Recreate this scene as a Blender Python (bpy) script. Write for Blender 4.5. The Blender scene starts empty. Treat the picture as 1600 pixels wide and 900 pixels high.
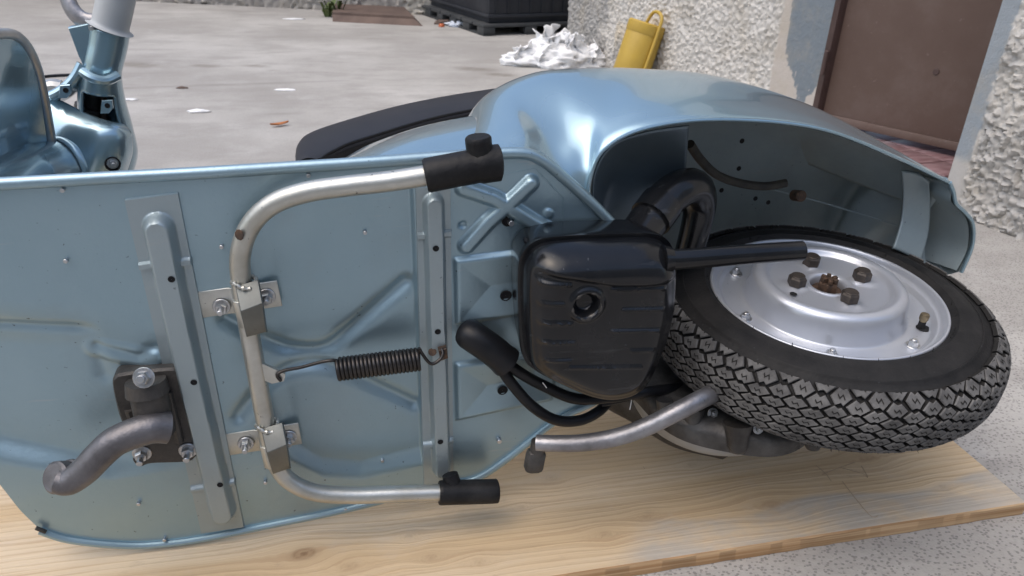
import bpy, bmesh, math, random
import numpy as np
from mathutils import Matrix, Vector, noise as mnoise
random.seed(7); RNG = np.random.default_rng(7)
S = bpy.context.scene; C = S.collection

# ------------------------------------------------------------------ camera, sky, sun, exposure
FPX, CXP, CYP, D0 = 1200.0, 800.0, 450.0, 0.74
CAMH = 0.718
def nrm(a): a = np.asarray(a, float); return a/np.linalg.norm(a)
def ray(px, py): return np.array([(px-CXP)/FPX, -(py-CYP)/FPX, 1.0])
_up = nrm(-ray(690, 2850)); _v = nrm(-ray(746, 2770)); _u = ray(6600, -164); _u = nrm(_u-_v*(_u@_v))
_w = np.cross(_u, _v); _w = -_w if _w[2] > 0 else _w
_X = nrm(_u-_up*(_u@_up)); _Y = np.cross(_X, _up); _Y = -_Y if _Y[2] < 0 else _Y
MW = np.array([_X, _Y, _up])                     # camera (right, up, forward) -> world
cd = bpy.data.cameras.new('camera'); cam = bpy.data.objects.new('camera', cd); C.objects.link(cam)
cd.sensor_width = 36; cd.lens = 36*FPX/1600; cd.clip_start = 0.01; cd.clip_end = 500
R_, U_, F_ = MW@[1,0,0], MW@[0,1,0], MW@[0,0,1]
cam.matrix_world = Matrix(((R_[0],U_[0],-F_[0],0),(R_[1],U_[1],-F_[1],0),(R_[2],U_[2],-F_[2],CAMH),(0,0,0,1)))
cd.dof.use_dof = True; cd.dof.focus_distance = 0.88; cd.dof.aperture_fstop = 13
S.camera = cam
SUN_EL, SUN_ROT = math.radians(64), math.radians(250)
world = bpy.data.worlds.new('World'); S.world = world; world.use_nodes = True
wt = world.node_tree; sky = wt.nodes.new('ShaderNodeTexSky'); sky.sky_type = 'NISHITA'; sky.sun_disc = False
sky.sun_elevation = SUN_EL; sky.sun_rotation = SUN_ROT; sky.air_density = 1.2; sky.dust_density = 3.0; sky.ozone_density = 1.0
wt.links.new(sky.outputs[0], wt.nodes['Background'].inputs[0]); wt.nodes['Background'].inputs[1].default_value = 0.15
sl = bpy.data.lights.new('sun', 'SUN'); sun = bpy.data.objects.new('sun', sl); C.objects.link(sun)
sl.energy = 0.9; sl.angle = math.radians(70); sl.color = (1, .93, .83)
sd = Vector((math.sin(SUN_ROT)*math.cos(SUN_EL), math.cos(SUN_ROT)*math.cos(SUN_EL), math.sin(SUN_EL)))
sun.rotation_euler = sd.to_track_quat('Z', 'Y').to_euler()
S.view_settings.view_transform = 'Standard'; S.view_settings.look = 'None'
S.view_settings.exposure = 0.60; S.view_settings.gamma = 1

# ------------------------------------------------------------------ materials
def mat(name, col, rough=.5, metal=0., coat=0., var=None, vscale=6, bump=0., bscale=60, spec=.5, coat_rough=.12, stretch=None, vlo=.35, vhi=.65):
    m = bpy.data.materials.new(name); m.use_nodes = True; t = m.node_tree; p = t.nodes['Principled BSDF']
    p.inputs['Base Color'].default_value = (*col, 1); p.inputs['Roughness'].default_value = rough; p.inputs['Metallic'].default_value = metal
    p.inputs['Coat Weight'].default_value = coat; p.inputs['Coat Roughness'].default_value = coat_rough; p.inputs['Specular IOR Level'].default_value = spec
    tc = t.nodes.new('ShaderNodeTexCoord'); src = tc.outputs['Object']
    if stretch:
        mp = t.nodes.new('ShaderNodeMapping'); mp.inputs['Scale'].default_value = stretch; t.links.new(src, mp.inputs[0]); src = mp.outputs[0]
    if var:
        n = t.nodes.new('ShaderNodeTexNoise'); n.inputs['Scale'].default_value = vscale; n.inputs['Detail'].default_value = 8; n.inputs['Roughness'].default_value = .62
        r = t.nodes.new('ShaderNodeValToRGB'); r.color_ramp.elements[0].color = (*col, 1); r.color_ramp.elements[1].color = (*var, 1)
        r.color_ramp.elements[0].position = vlo; r.color_ramp.elements[1].position = vhi
        t.links.new(src, n.inputs['Vector']); t.links.new(n.outputs[0], r.inputs[0]); t.links.new(r.outputs[0], p.inputs['Base Color'])
    if bump:
        n2 = t.nodes.new('ShaderNodeTexNoise'); n2.inputs['Scale'].default_value = bscale; n2.inputs['Detail'].default_value = 5
        b = t.nodes.new('ShaderNodeBump'); b.inputs['Strength'].default_value = bump; b.inputs['Distance'].default_value = .002
        t.links.new(src, n2.inputs['Vector']); t.links.new(n2.outputs[0], b.inputs['Height']); t.links.new(b.outputs[0], p.inputs['Normal'])
    return m
M = {}
M['paint'] = mat('blue_metallic_paint', (.29,.425,.50), .27, .68, .9, var=(.30,.435,.51), vscale=3, bump=.02, bscale=40, coat_rough=.04)
M['panel'] = mat('blue_metallic_underside_paint', (.29,.41,.475), .36, .74, .25, var=(.315,.435,.50), vscale=7, bump=.10, bscale=220, coat_rough=.2)
M['plate'] = mat('spot_welded_plate_paint', (.335,.405,.435), .42, .70, .2, var=(.36,.43,.46), vscale=9, bump=.12, bscale=200, coat_rough=.2)
M['inner'] = mat('inner_fender_paint', (.30,.36,.38), .5, .25, .1, var=(.25,.31,.33), vscale=9, bump=.15, bscale=120)
M['black_paint'] = mat('satin_black_enamel', (.004,.0045,.006), .20, 0, .25, var=(.007,.0075,.009), vscale=14, bump=.04, bscale=180, coat_rough=.15, spec=.32)
M['rubber'] = mat('black_rubber', (.007,.007,.008), .45, 0, 0, var=(.02,.02,.021), vscale=30, bump=.3, bscale=200, spec=.25, vlo=.5, vhi=.75)
M['hose'] = mat('hose_rubber', (.008,.009,.011), .36, var=(.013,.013,.015), vscale=25, spec=.28)
M['seat'] = mat('seat_vinyl', (.017,.017,.022), .42, var=(.022,.022,.027), vscale=20, bump=.25, bscale=500, spec=.35)
M['tyre'] = mat('tyre_sidewall', (.009,.009,.0095), .6, var=(.020,.019,.019), vscale=22, bump=.3, bscale=260, spec=.25)
M['groove'] = mat('tread_groove', (.018,.017,.016), .85, spec=.2)
M['tread'] = mat('dusty_tread', (.065,.063,.062), .72, var=(.145,.141,.137), vscale=38, bump=.4, bscale=260, spec=.3)
M['zinc'] = mat('zinc_plated_steel', (.60,.605,.57), .36, .85, var=(.47,.465,.42), vscale=18, bump=.12, bscale=150)
M['zinc_dull'] = mat('dull_zinc_plate', (.20,.21,.20), .48, .85, var=(.155,.16,.15), vscale=25, bump=.1)
M['bolt'] = mat('galvanised_bolt', (.62,.63,.64), .3, .9, var=(.42,.42,.42), vscale=120)
M['wheel'] = mat('silver_wheel_paint', (.50,.525,.58), .34, .55, .4, var=(.54,.565,.61), vscale=8, bump=.04, bscale=300, coat_rough=.2)
M['rust'] = mat('rusty_brown_steel', (.05,.037,.03), .6, .5, var=(.14,.085,.055), vscale=110, bump=.5, bscale=300)
M['darksteel'] = mat('dark_oiled_steel', (.045,.042,.041), .36, .8, var=(.075,.068,.064), vscale=60)
M['castdark'] = mat('dark_cast_iron', (.05,.047,.044), .5, .4, var=(.085,.078,.072), vscale=35, bump=.4, bscale=220)
M['alu'] = mat('worn_aluminium', (.37,.37,.39), .40, .8, var=(.22,.215,.225), vscale=26, bump=.3, bscale=170)
M['lever'] = mat('worn_cast_lever', (.20,.195,.205), .45, .75, var=(.115,.11,.115), vscale=24, bump=.3, bscale=170)
M['alu_dark'] = mat('dirty_aluminium', (.12,.116,.112), .5, .6, var=(.045,.042,.04), vscale=22, bump=.5, bscale=130)
M['alu_light'] = mat('clean_aluminium_cover', (.40,.40,.39), .45, .5, var=(.33,.33,.32), vscale=12)
M['nutsteel'] = mat('dark_nut_steel', (.055,.048,.043), .5, .6, var=(.10,.082,.07), vscale=90, bump=.3, bscale=250)
M['void'] = mat('dark_hole', (.006,.006,.007), .9)
M['grip'] = mat('pale_grey_grip', (.42,.44,.45), .5, var=(.47,.485,.49), vscale=12, bump=.1)
M['trim'] = mat('aluminium_trim', (.52,.52,.51), .35, .8, var=(.40,.40,.39), vscale=30)
M['brassy'] = mat('dull_brass', (.30,.24,.15), .4, .9, var=(.16,.13,.09), vscale=80)
M['yellow'] = mat('yellow_plastic', (.50,.335,.055), .45, var=(.42,.28,.05), vscale=9, bump=.15, bscale=40)
M['cloth'] = mat('white_cloth', (.84,.85,.86), .9, var=(.78,.78,.78), vscale=30, bump=.3, bscale=200)
M['crate'] = mat('black_plastic', (.016,.019,.026), .5, var=(.024,.027,.034), vscale=8)
M['pallet'] = mat('dark_grey_plastic', (.03,.034,.038), .6, var=(.05,.053,.055), vscale=10)
M['rustplate'] = mat('rusty_plate', (.095,.066,.055), .8, var=(.15,.105,.085), vscale=6, bump=.4)
M['leaf'] = mat('weed_leaf', (.07,.11,.03), .6, var=(.10,.13,.04), vscale=30)
M['orange'] = mat('dry_leaf', (.45,.17,.06), .7)
M['bag'] = mat('thin_plastic_bag', (.55,.60,.68), .25, var=(.62,.66,.72), vscale=20)
M['door'] = mat('brown_door_paint', (.105,.066,.052), .5, var=(.125,.083,.067), vscale=5, bump=.1, bscale=30)
M['doorframe'] = mat('dark_brown_frame', (.05,.028,.024), .5, var=(.075,.045,.04), vscale=12)
M['tile'] = mat('red_marbled_tile', (.15,.075,.08), .45, var=(.30,.20,.205), vscale=14, stretch=(1,4,1))
M['pencil'] = mat('pencil_line', (.33,.25,.17), .8)
M['gray'] = mat('grey_mortar', (.36,.34,.32), .9, var=(.28,.27,.25), vscale=12, bump=.5, bscale=80)

def weather(m, dust, amt=.5, speck=.5, rv=.12):     # dusty film, specks and uneven gloss on paint
    t = m.node_tree; p = t.nodes['Principled BSDF']; l = p.inputs['Base Color'].links[0].from_socket; tc = t.nodes.new('ShaderNodeTexCoord')
    def N(sc, det, lo, hi, k, st=(1,1,1)):
        mp = t.nodes.new('ShaderNodeMapping'); mp.inputs['Scale'].default_value = st; t.links.new(tc.outputs['Object'], mp.inputs[0])
        n = t.nodes.new('ShaderNodeTexNoise'); n.inputs['Scale'].default_value = sc; n.inputs['Detail'].default_value = det; n.inputs['Roughness'].default_value = .7; t.links.new(mp.outputs[0], n.inputs['Vector'])
        r = t.nodes.new('ShaderNodeMapRange'); r.inputs[1].default_value = lo; r.inputs[2].default_value = hi; r.inputs[4].default_value = k; t.links.new(n.outputs[0], r.inputs[0]); return r.outputs[0]
    def mix(f, a, c):
        x = t.nodes.new('ShaderNodeMix'); x.data_type = 'RGBA'; t.links.new(f, x.inputs[0]); t.links.new(a, x.inputs[6]); x.inputs[7].default_value = (*c,1); return x.outputs[2]
    d = N(5, 9, .50, .80, amt); l = mix(d, l, dust); l = mix(N(150, 2, .70, .76, speck), l, (.07,.075,.08)); l = mix(N(60, 3, .66, .74, speck*.7, (.12,1,1.)), l, tuple(min(1,c*1.5) for c in dust))
    t.links.new(l, p.inputs['Base Color']); r0 = p.inputs['Roughness'].default_value
    a = t.nodes.new('ShaderNodeMath'); a.operation = 'ADD'; a.inputs[1].default_value = r0-.04; t.links.new(N(9, 8, .35, .75, rv*1.6), a.inputs[0]); t.links.new(a.outputs[0], p.inputs['Roughness'])
weather(M['tyre'], (.04,.038,.036), .5, .4); weather(M['panel'], (.29,.32,.335), .4, .7); weather(M['plate'], (.30,.31,.30), .5, .5); weather(M['inner'], (.20,.20,.19), .6, .5); weather(M['black_paint'], (.04,.04,.042), .45, .55, .07); weather(M['zinc'], (.30,.27,.21), .6, .8); weather(M['alu'], (.13,.12,.115), .6, .4); weather(M['rubber'], (.06,.058,.055), .5, .0); weather(M['door'], (.17,.13,.12), .45, .5); weather(M['yellow'], (.36,.25,.08), .5, .4); weather(M['crate'], (.045,.045,.047), .5, .3); weather(M['zinc_dull'], (.24,.225,.19), .4, .4); weather(M['wheel'], (.40,.40,.41), .3, .35, .06)
# ------------------------------------------------------------------ mesh helpers
def obj(name, vf, m, parent=None, sharp=35, mats=None, fm=None):
    v, f = vf; me = bpy.data.meshes.new(name)
    me.from_pydata([tuple(map(float, p)) for p in v], [], [tuple(map(int, q)) for q in f]); me.update()
    bm = bmesh.new(); bm.from_mesh(me); bmesh.ops.recalc_face_normals(bm, faces=bm.faces); bm.to_mesh(me); bm.free()
    for mm in (mats or [m]): me.materials.append(mm)
    if fm is not None: me.polygons.foreach_set('material_index', np.array(fm, dtype=np.int32))
    me.shade_smooth(); me.set_sharp_from_angle(angle=math.radians(sharp))
    o = bpy.data.objects.new(name, me); C.objects.link(o)
    if parent: o.parent = parent
    return o
def inst(src, name, parent, mw):
    o = src.copy(); o.name = name; C.objects.link(o); o.parent = parent; o.matrix_local = mw; return o
def thing(o, label, cat, group=None):
    o['label'] = label; o['category'] = cat
    if group: o['group'] = group
    return o
def empty(name, loc=(0,0,0)):
    o = bpy.data.objects.new(name, None); C.objects.link(o); o.location = loc; o.empty_display_size = .05; return o
def join(*vfs):
    V, F, n = [], [], 0
    for v, f in vfs:
        V += [tuple(p) for p in v]; F += [tuple(i+n for i in q) for q in f]; n += len(v)
    return V, F
def spline(P, k=8, closed=False):
    P = np.asarray(P, float); n = len(P); out = []
    for i in range(n if closed else n-1):
        if closed: p0,p1,p2,p3 = P[(i-1)%n],P[i],P[(i+1)%n],P[(i+2)%n]
        else: p0,p1,p2,p3 = P[max(i-1,0)],P[i],P[i+1],P[min(i+2,n-1)]
        for t in np.arange(k)/k:
            out.append(.5*((2*p1)+(-p0+p2)*t+(2*p0-5*p1+4*p2-p3)*t*t+(-p0+3*p1-3*p2+p3)*t**3))
    if not closed: out.append(P[-1])
    return np.array(out)
def tube(P, r, seg=14, cap=True, flat=None):
    P = np.asarray(P, float); n = len(P); r = np.broadcast_to(np.asarray(r, float), (n,)) if np.ndim(r) else np.full(n, r)
    T = np.gradient(P, axis=0); T /= np.linalg.norm(T, axis=1)[:,None]+1e-12
    a = np.array([0,0,1.]) if abs(T[0][2]) < .9 else np.array([1.,0,0]); N = a-T[0]*(a@T[0]); N /= np.linalg.norm(N)
    V, F = [], []
    for i in range(n):
        N = N-T[i]*(N@T[i]); N /= np.linalg.norm(N); B = np.cross(T[i], N)
        for k in range(seg):
            th = 2*math.pi*k/seg; V.append(P[i]+r[i]*(N*math.cos(th)+B*math.sin(th)*(flat or 1)))
    for i in range(n-1):
        for k in range(seg): F.append((i*seg+k, i*seg+(k+1)%seg, (i+1)*seg+(k+1)%seg, (i+1)*seg+k))
    if cap: F.append(tuple(range(seg))[::-1]); F.append(tuple((n-1)*seg+k for k in range(seg)))
    return V, F
def capsule_r(n, r, e=3):                        # radii with rounded ends
    a = np.full(n, float(r)); s = [.35,.68,.9]
    for i in range(e): a[i] *= s[i]; a[-1-i] *= s[i]
    return a
def grid(V, closed_u=False):                     # V: (rows, cols, 3)
    V = np.asarray(V); R, K = V.shape[:2]; F = []
    for i in range(R-1):
        for j in range(K if closed_u else K-1):
            F.append((i*K+j, i*K+(j+1)%K, (i+1)*K+(j+1)%K, (i+1)*K+j))
    return V.reshape(-1,3), F
def gridfast(V):
    V = np.asarray(V); R, K = V.shape[:2]; i, j = np.meshgrid(np.arange(R-1), np.arange(K-1), indexing='ij')
    a = (i*K+j).ravel(); return V.reshape(-1,3), np.stack([a, a+1, a+K+1, a+K], 1)
def loft(rows, ku=8, kv=6):                      # rows of key points -> smooth surface
    A = np.array([spline(r, ku) for r in rows]); A = np.array([spline(A[:,j], kv) for j in range(A.shape[1])])
    return A.transpose(1,0,2)
def lathe(prof, seg=48, c=(0,0,0), ax=(0,0,1), close=False):
    ax = nrm(ax); e1 = np.array([1.,0,0]); e1 = nrm(e1-ax*(e1@ax)); e2 = np.cross(ax, e1); c = np.asarray(c, float)
    V = np.array([[c+ax*h+r*(e1*math.cos(2*math.pi*k/seg)+e2*math.sin(2*math.pi*k/seg)) for k in range(seg)] for r, h in prof])
    return grid(V, True)
def prism(poly, d0, d1, bev=0.0):                # poly [(x,z)] extruded in -y..; d is distance toward the viewer (local -y)
    poly = np.asarray(poly, float); n = len(poly); c = poly.mean(0)
    lay = [(poly, d0), (poly, d1-bev)]
    if bev:
        q = c+(poly-c)*(1-bev/np.linalg.norm(poly-c, axis=1)[:,None]); lay.append((q, d1))
    V = [(x,-d,z) for P, d in lay for x, z in P]; F = [tuple(range(n))[::-1]]
    for L in range(len(lay)-1):
        for k in range(n): F.append((L*n+k, L*n+(k+1)%n, (L+1)*n+(k+1)%n, (L+1)*n+k))
    F.append(tuple((len(lay)-1)*n+k for k in range(n))); return V, F
def box(lo, hi, bev=0.0):
    bm = bmesh.new(); bmesh.ops.create_cube(bm, size=1); lo = Vector(lo); hi = Vector(hi)
    for v in bm.verts: v.co = Vector([(lo[i]+hi[i])/2+v.co[i]*(hi[i]-lo[i]) for i in range(3)])
    if bev: bmesh.ops.bevel(bm, geom=bm.edges[:], offset=bev, segments=2, affect='EDGES', profile=.5)
    bm.verts.index_update(); r = [tuple(v.co) for v in bm.verts], [tuple(v.index for v in f.verts) for f in bm.faces]; bm.free(); return r
def xf(vf, mw): return [tuple(mw@Vector(p)) for p in vf[0]], vf[1]
def hexv(r, h0, h1, bev=.12):
    V, F = [], []
    for R, h in ((r,h0),(r,h1-(h1-h0)*.2),(r*(1-bev),h1)):
        V += [(R*math.cos(k*math.pi/3), R*math.sin(k*math.pi/3), h) for k in range(6)]
    for l in (0,6):
        for k in range(6): F.append((l+k, l+(k+1)%6, l+6+(k+1)%6, l+6+k))
    F.append(tuple(range(12,18))); return V, F
def cylv(r, h0, h1, seg=16, r2=None):
    r2 = r2 or r; b = min(.15*r, .3*(h1-h0)); return lathe([(r,h0),(r2,h1-b),(r2-b,h1),(0.0001,h1)], seg)
def fnoise(ny, nx, lo, hi, seed=0):              # band-passed noise, wavelengths lo..hi in cells, unit variance
    g = np.random.default_rng(seed).normal(size=(ny, nx)); G = np.fft.rfft2(g)
    k = np.hypot(np.fft.fftfreq(ny)[:,None], np.fft.rfftfreq(nx)[None]); w = np.exp(-(k*lo)**2)*(1-np.exp(-(k*hi)**2))
    a = np.fft.irfft2(G*w, s=(ny, nx)); return a/a.std()
def sstep(x): x = np.clip(x, 0, 1); return x*x*(3-2*x)
def pdist(A, B, pts):                            # distance of grid points (A,B) to a polyline
    d = np.full(A.shape, 9.)
    for (x0,y0),(x1,y1) in zip(pts[:-1], pts[1:]):
        dx, dy = x1-x0, y1-y0; t = np.clip(((A-x0)*dx+(B-y0)*dy)/(dx*dx+dy*dy+1e-12), 0, 1)
        d = np.minimum(d, np.hypot(A-x0-t*dx, B-y0-t*dy))
    return d
def G(px, py, z=0.0):                            # a spot on level z of the yard
    p = MW@ray(px, py); t = (z-CAMH)/p[2]; return np.array([p[0]*t, p[1]*t, z])

# ------------------------------------------------------------------ yard ground
def attr(o, name, a): at = o.data.attributes.new(name, 'FLOAT', 'POINT'); at.data.foreach_set('value', np.ascontiguousarray(a, dtype=np.float32).ravel())
def cattr(o, name, a):
    a = np.concatenate([a.reshape(-1,3), np.ones((a.reshape(-1,3).shape[0],1))], 1); at = o.data.attributes.new(name, 'FLOAT_COLOR', 'POINT'); at.data.foreach_set('color', np.ascontiguousarray(a, dtype=np.float32).ravel())
class NT:                                        # tiny node-tree writer
    def __init__(s, name, rough=.8, spec=.4):
        s.m = bpy.data.materials.new(name); s.m.use_nodes = True; s.t = s.m.node_tree; s.p = s.t.nodes['Principled BSDF']; s.p.inputs['Roughness'].default_value = rough; s.p.inputs['Specular IOR Level'].default_value = spec
    def set(s, i, v):
        if hasattr(v, 'is_linked') or hasattr(v, 'links'): s.t.links.new(v, i)
        else: i.default_value = v
    def math(s, op, a, b=0., c=0.):
        n = s.t.nodes.new('ShaderNodeMath'); n.operation = op
        for i, v in enumerate((a,b,c)): s.set(n.inputs[i], v)
        return n.outputs[0]
    def mix(s, f, a, b, mode='MIX'):
        n = s.t.nodes.new('ShaderNodeMix'); n.data_type = 'RGBA'; n.blend_type = mode
        s.set(n.inputs[0], f); s.set(n.inputs[6], (*a,1) if isinstance(a, tuple) else a); s.set(n.inputs[7], (*b,1) if isinstance(b, tuple) else b); return n.outputs[2]
    def noise(s, vec, scale, det=6, rough=.6, dist=0.):
        n = s.t.nodes.new('ShaderNodeTexNoise'); n.inputs['Scale'].default_value = scale; n.inputs['Detail'].default_value = det; n.inputs['Roughness'].default_value = rough; n.inputs['Distortion'].default_value = dist
        s.t.links.new(vec, n.inputs['Vector']); return n.outputs[0]
    def vor(s, vec, scale, feat='F1'):
        n = s.t.nodes.new('ShaderNodeTexVoronoi'); n.feature = feat; n.inputs['Scale'].default_value = scale; s.t.links.new(vec, n.inputs['Vector']); return n.outputs['Distance']
    def coord(s, scale=(1,1,1)):
        tc = s.t.nodes.new('ShaderNodeTexCoord'); mp = s.t.nodes.new('ShaderNodeMapping'); mp.inputs['Scale'].default_value = scale; s.t.links.new(tc.outputs['Object'], mp.inputs[0]); return mp.outputs[0]
    def at(s, name, out='Fac'): n = s.t.nodes.new('ShaderNodeAttribute'); n.attribute_name = name; return n.outputs[out]
    def xyz(s, x, y, z=0.):
        n = s.t.nodes.new('ShaderNodeCombineXYZ')
        for i, v in enumerate((x,y,z)): s.set(n.inputs[i], v)
        return n.outputs[0]
    def sep(s, v): n = s.t.nodes.new('ShaderNodeSeparateXYZ'); s.t.links.new(v, n.inputs[0]); return n.outputs
    def ramp(s, v, lo, hi): 
        n = s.t.nodes.new('ShaderNodeMapRange'); n.interpolation_type = 'SMOOTHSTEP'; n.inputs[1].default_value = lo; n.inputs[2].default_value = hi; s.t.links.new(v, n.inputs[0]); return n.outputs[0]
    def color(s, c): s.set(s.p.inputs['Base Color'], c)
    def bump(s, h, st=.3, d=.003):
        n = s.t.nodes.new('ShaderNodeBump'); n.inputs['Strength'].default_value = st; n.inputs['Distance'].default_value = d; s.t.links.new(h, n.inputs['Height']); s.t.links.new(n.outputs[0], s.p.inputs['Normal'])
g = NT('yard_concrete', .82); co = g.coord()
n1 = g.noise(co, .9, 8, .62); n2 = g.noise(co, 5, 8, .7); n3 = g.noise(g.coord((1.6,4,1)), 1.7, 9, .7); n4 = g.noise(co, 160, 3)
c = g.mix(g.ramp(n1,.38,.62), (.335,.32,.30), (.46,.445,.42)); c = g.mix(g.math('MULTIPLY', g.ramp(n3,.46,.64), .6), c, (.295,.28,.262)); c = g.mix(g.math('MULTIPLY', g.ramp(n2,.5,.75), .45), c, (.50,.49,.475))
vd = g.vor(g.coord((1,1.3,1)), 165); dots = g.math('MULTIPLY', g.math('SUBTRACT', 1., g.ramp(vd,.25,.42)), g.ramp(g.noise(co,18,4),.10,.50))
near = g.at('stipple')
c = g.mix(g.math('MULTIPLY', g.math('MULTIPLY', dots, near), .6), c, (.14,.135,.13)); c = g.mix(g.math('MULTIPLY', g.ramp(n4,.4,.75), .25), c, (.23,.22,.21))
c = g.mix(g.at('stain'), c, (.165,.145,.12)); c = g.mix(g.at('crack'), c, (.12,.11,.10)); g.color(c)
g.bump(g.math('SUBTRACT', g.math('ADD', n4, g.math('MULTIPLY', n2, .6)), g.math('MULTIPLY', dots, near)), .35, .003)
xs = np.concatenate([[-80,-40,-20,-10,-6,-4], np.arange(-3,2.6,.025), [3,4,6,10,20,40,80]]); ys = np.concatenate([[-80,-40,-20,-8,-3,-1], np.arange(.2,6.3,.025), [7,9,14,25,50,90]])
gx, gy = np.meshgrid(xs, ys); ground = obj('ground', gridfast(np.stack([gx, gy, np.zeros_like(gx)], -1)), g.m); ground['kind'] = 'structure'
st = np.zeros_like(gx)
for px, py, rx, ry, k in [(207,101,.13,.06,.75),(322,103,.07,.035,.7),(398,103,.06,.03,.8),(742,108,.10,.05,.7),(783,117,.08,.04,.8),(287,138,.03,.015,.6),(430,110,.05,.015,.5),(560,85,.12,.05,.2),(345,16,.25,.06,.3),(600,60,.3,.12,.2),(160,40,.3,.1,.2)]:
    q = G(px,py); d = np.hypot((gx-q[0])/rx, (gy-q[1]+.3*(gx-q[0]))/ry); st = np.maximum(st, k*sstep(1.4-d))
st = st*(.75+.25*np.sin(gx*70)*np.cos(gy*83)); attr(ground, 'stain', st)
q0 = [G(*p)[:2] for p in ((190,138),(360,132),(540,126))]; q1 = [G(*p)[:2] for p in ((400,180),(470,176))]
attr(ground, 'crack', .35*np.exp(-(pdist(gx,gy,[tuple(p) for p in q0])/.016)**2)+.25*np.exp(-(pdist(gx,gy,[tuple(p) for p in q1])/.014)**2))
attr(ground, 'stipple', .25+.75*sstep((2.2-gy)/1.0))

# ------------------------------------------------------------------ plank under the scooter
PX0, PX1, PY0, PY1, PZ = -2.3, .890, .617, 1.06, .020
xs = np.concatenate([np.linspace(PX0,-.62,18), np.arange(-.6,PX1,.0028), [PX1]]); ys = np.linspace(PY0, PY1, 150); gx, gy = np.meshgrid(xs, ys)
gr = gy+.010*np.sin(gx*1.7+.6)+.004*np.sin(gx*5.1); kn = np.zeros_like(gx)
knots = [(475,865,.013),(545,885,.010),(673,871,.006),(749,878,.006),(1355,716,.012),(815,792,.004),(1081,726,.005),(830,712,.005),(945,836,.007),(1010,808,.006),(862,746,.009),(1472,760,.005),(1205,790,.012),(640,838,.005)]
for px, py, r in knots:
    k = G(px,py,PZ); dx, dy = gx-k[0], gy-k[1]; w = np.exp(-(dx/(4.2*r))**2-(dy/(2.6*r))**2); gr = gr-dy*w*.82+w*.0006*np.sin(np.hypot(dx*.6,dy)/r*9); d = np.hypot(dx*.62,dy)/r
    kn = np.maximum(kn, (.22+.48*(r > .0125))*sstep(1.15-d)*(.7+.3*np.sin(d*14))+.10*np.exp(-(d/2.2)**2))
worn = sstep((gx-.30+.9*(PY0+.02-gy))/.06)*sstep((.680-gy+.010*np.sin(gx*23))/.012)*.9
w = NT('spruce_plank', .72, .2); gv = w.at('grain'); X_ = w.sep(w.coord())
rv = w.xyz(w.math('MULTIPLY', X_[0], .9), w.math('MULTIPLY', gv, 30.))
lines = w.noise(rv, 2.6, 4, .55); fine = w.noise(w.xyz(w.math('MULTIPLY', X_[0], 6.), w.math('MULTIPLY', gv, 260.)), 1.0, 4); broad = w.noise(w.xyz(w.math('MULTIPLY', X_[0], .6), w.math('MULTIPLY', gv, 8.)), 1.4, 4)
ph = w.math('SINE', w.math('ADD', w.math('MULTIPLY', gv, 620.), w.math('MULTIPLY', lines, 16.)))
c = w.mix(w.ramp(broad,.36,.64), (.64,.515,.36), (.57,.425,.26)); c = w.mix(w.math('MULTIPLY', w.ramp(lines,.50,.68), .45), c, (.46,.33,.20)); c = w.mix(w.math('MULTIPLY', w.ramp(ph,.58,1.), .40), c, (.40,.27,.16)); c = w.mix(w.math('MULTIPLY', w.ramp(fine,.5,.8), .25), c, (.58,.46,.33))
c = w.mix(w.math('MULTIPLY', w.at('worn'), w.ramp(w.noise(w.coord((9,18,1)),1.,6),.25,.6)), c, (.43,.395,.345)); c = w.mix(w.at('knot'), c, (.16,.088,.045))
sm_ = w.noise(w.coord((3,5,1)), 2.2, 7, .7); c = w.mix(w.math('MULTIPLY', w.ramp(sm_,.52,.75), .4), c, (.55,.48,.40)); c = w.mix(w.math('MULTIPLY', w.ramp(w.noise(w.coord((5,9,1)),3.,6,.7),.60,.80), .35), c, (.25,.19,.14))
w.color(c); w.bump(w.math('ADD', ph, w.math('MULTIPLY', fine, 3.)), .3, .0012)
e = NT('plank_edge', .7, .3); Z_ = e.sep(e.coord()); ev = e.noise(e.xyz(e.math('MULTIPLY', Z_[0], 2.5), e.math('MULTIPLY', Z_[1], 30.), e.math('MULTIPLY', Z_[2], 160.)), 1., 4)
e.color(e.mix(e.ramp(ev,.35,.62), (.55,.385,.225), (.35,.205,.10)))
zt = PZ+.0004*np.sin(gx*9)*np.sin(gy*30)
P = np.stack([gx, gy, zt], -1); n_, m_ = gx.shape; v, f = gridfast(P); f = [tuple(q) for q in f]; v = [tuple(p) for p in v]; fm = [0]*len(f)
loop = [j for j in range(m_)]+[i*m_+m_-1 for i in range(1,n_)]+[(n_-1)*m_+j for j in range(m_-2,-1,-1)]+[i*m_ for i in range(n_-2,0,-1)]
rj = [mnoise.noise(Vector((v[i][0]*40, v[i][1]*40, 0)))*.0012 for i in loop]; sx = [np.sign(v[i][0]-(PX0+PX1)/2)*(i%m_ in (0,m_-1)) for i in loop]; sy = [(-1 if i < m_ else 1 if i >= (n_-1)*m_ else 0) for i in loop]
b0 = len(v); v += [(v[i][0]+a*(.0015+r_), v[i][1]+b_*(.0015+r_), PZ-.0015) for i,r_,a,b_ in zip(loop,rj,sx,sy)]; b1 = len(v); v += [(v[i][0]+a*.001, v[i][1]+b_*(.0015-r_), .0005) for i,r_,a,b_ in zip(loop,rj,sx,sy)]; N_ = len(loop)
for k in range(N_):
    l = (k+1)%N_; f += [(loop[k],loop[l],b0+l,b0+k),(b0+k,b0+l,b1+l,b1+k)]; fm += [1,1]
plank = obj('plank', (v,f), None, None, 40, [w.m,e.m], fm); thing(plank, 'wide pale knotty wooden plank lying on concrete under the scooter', 'plank')
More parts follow.
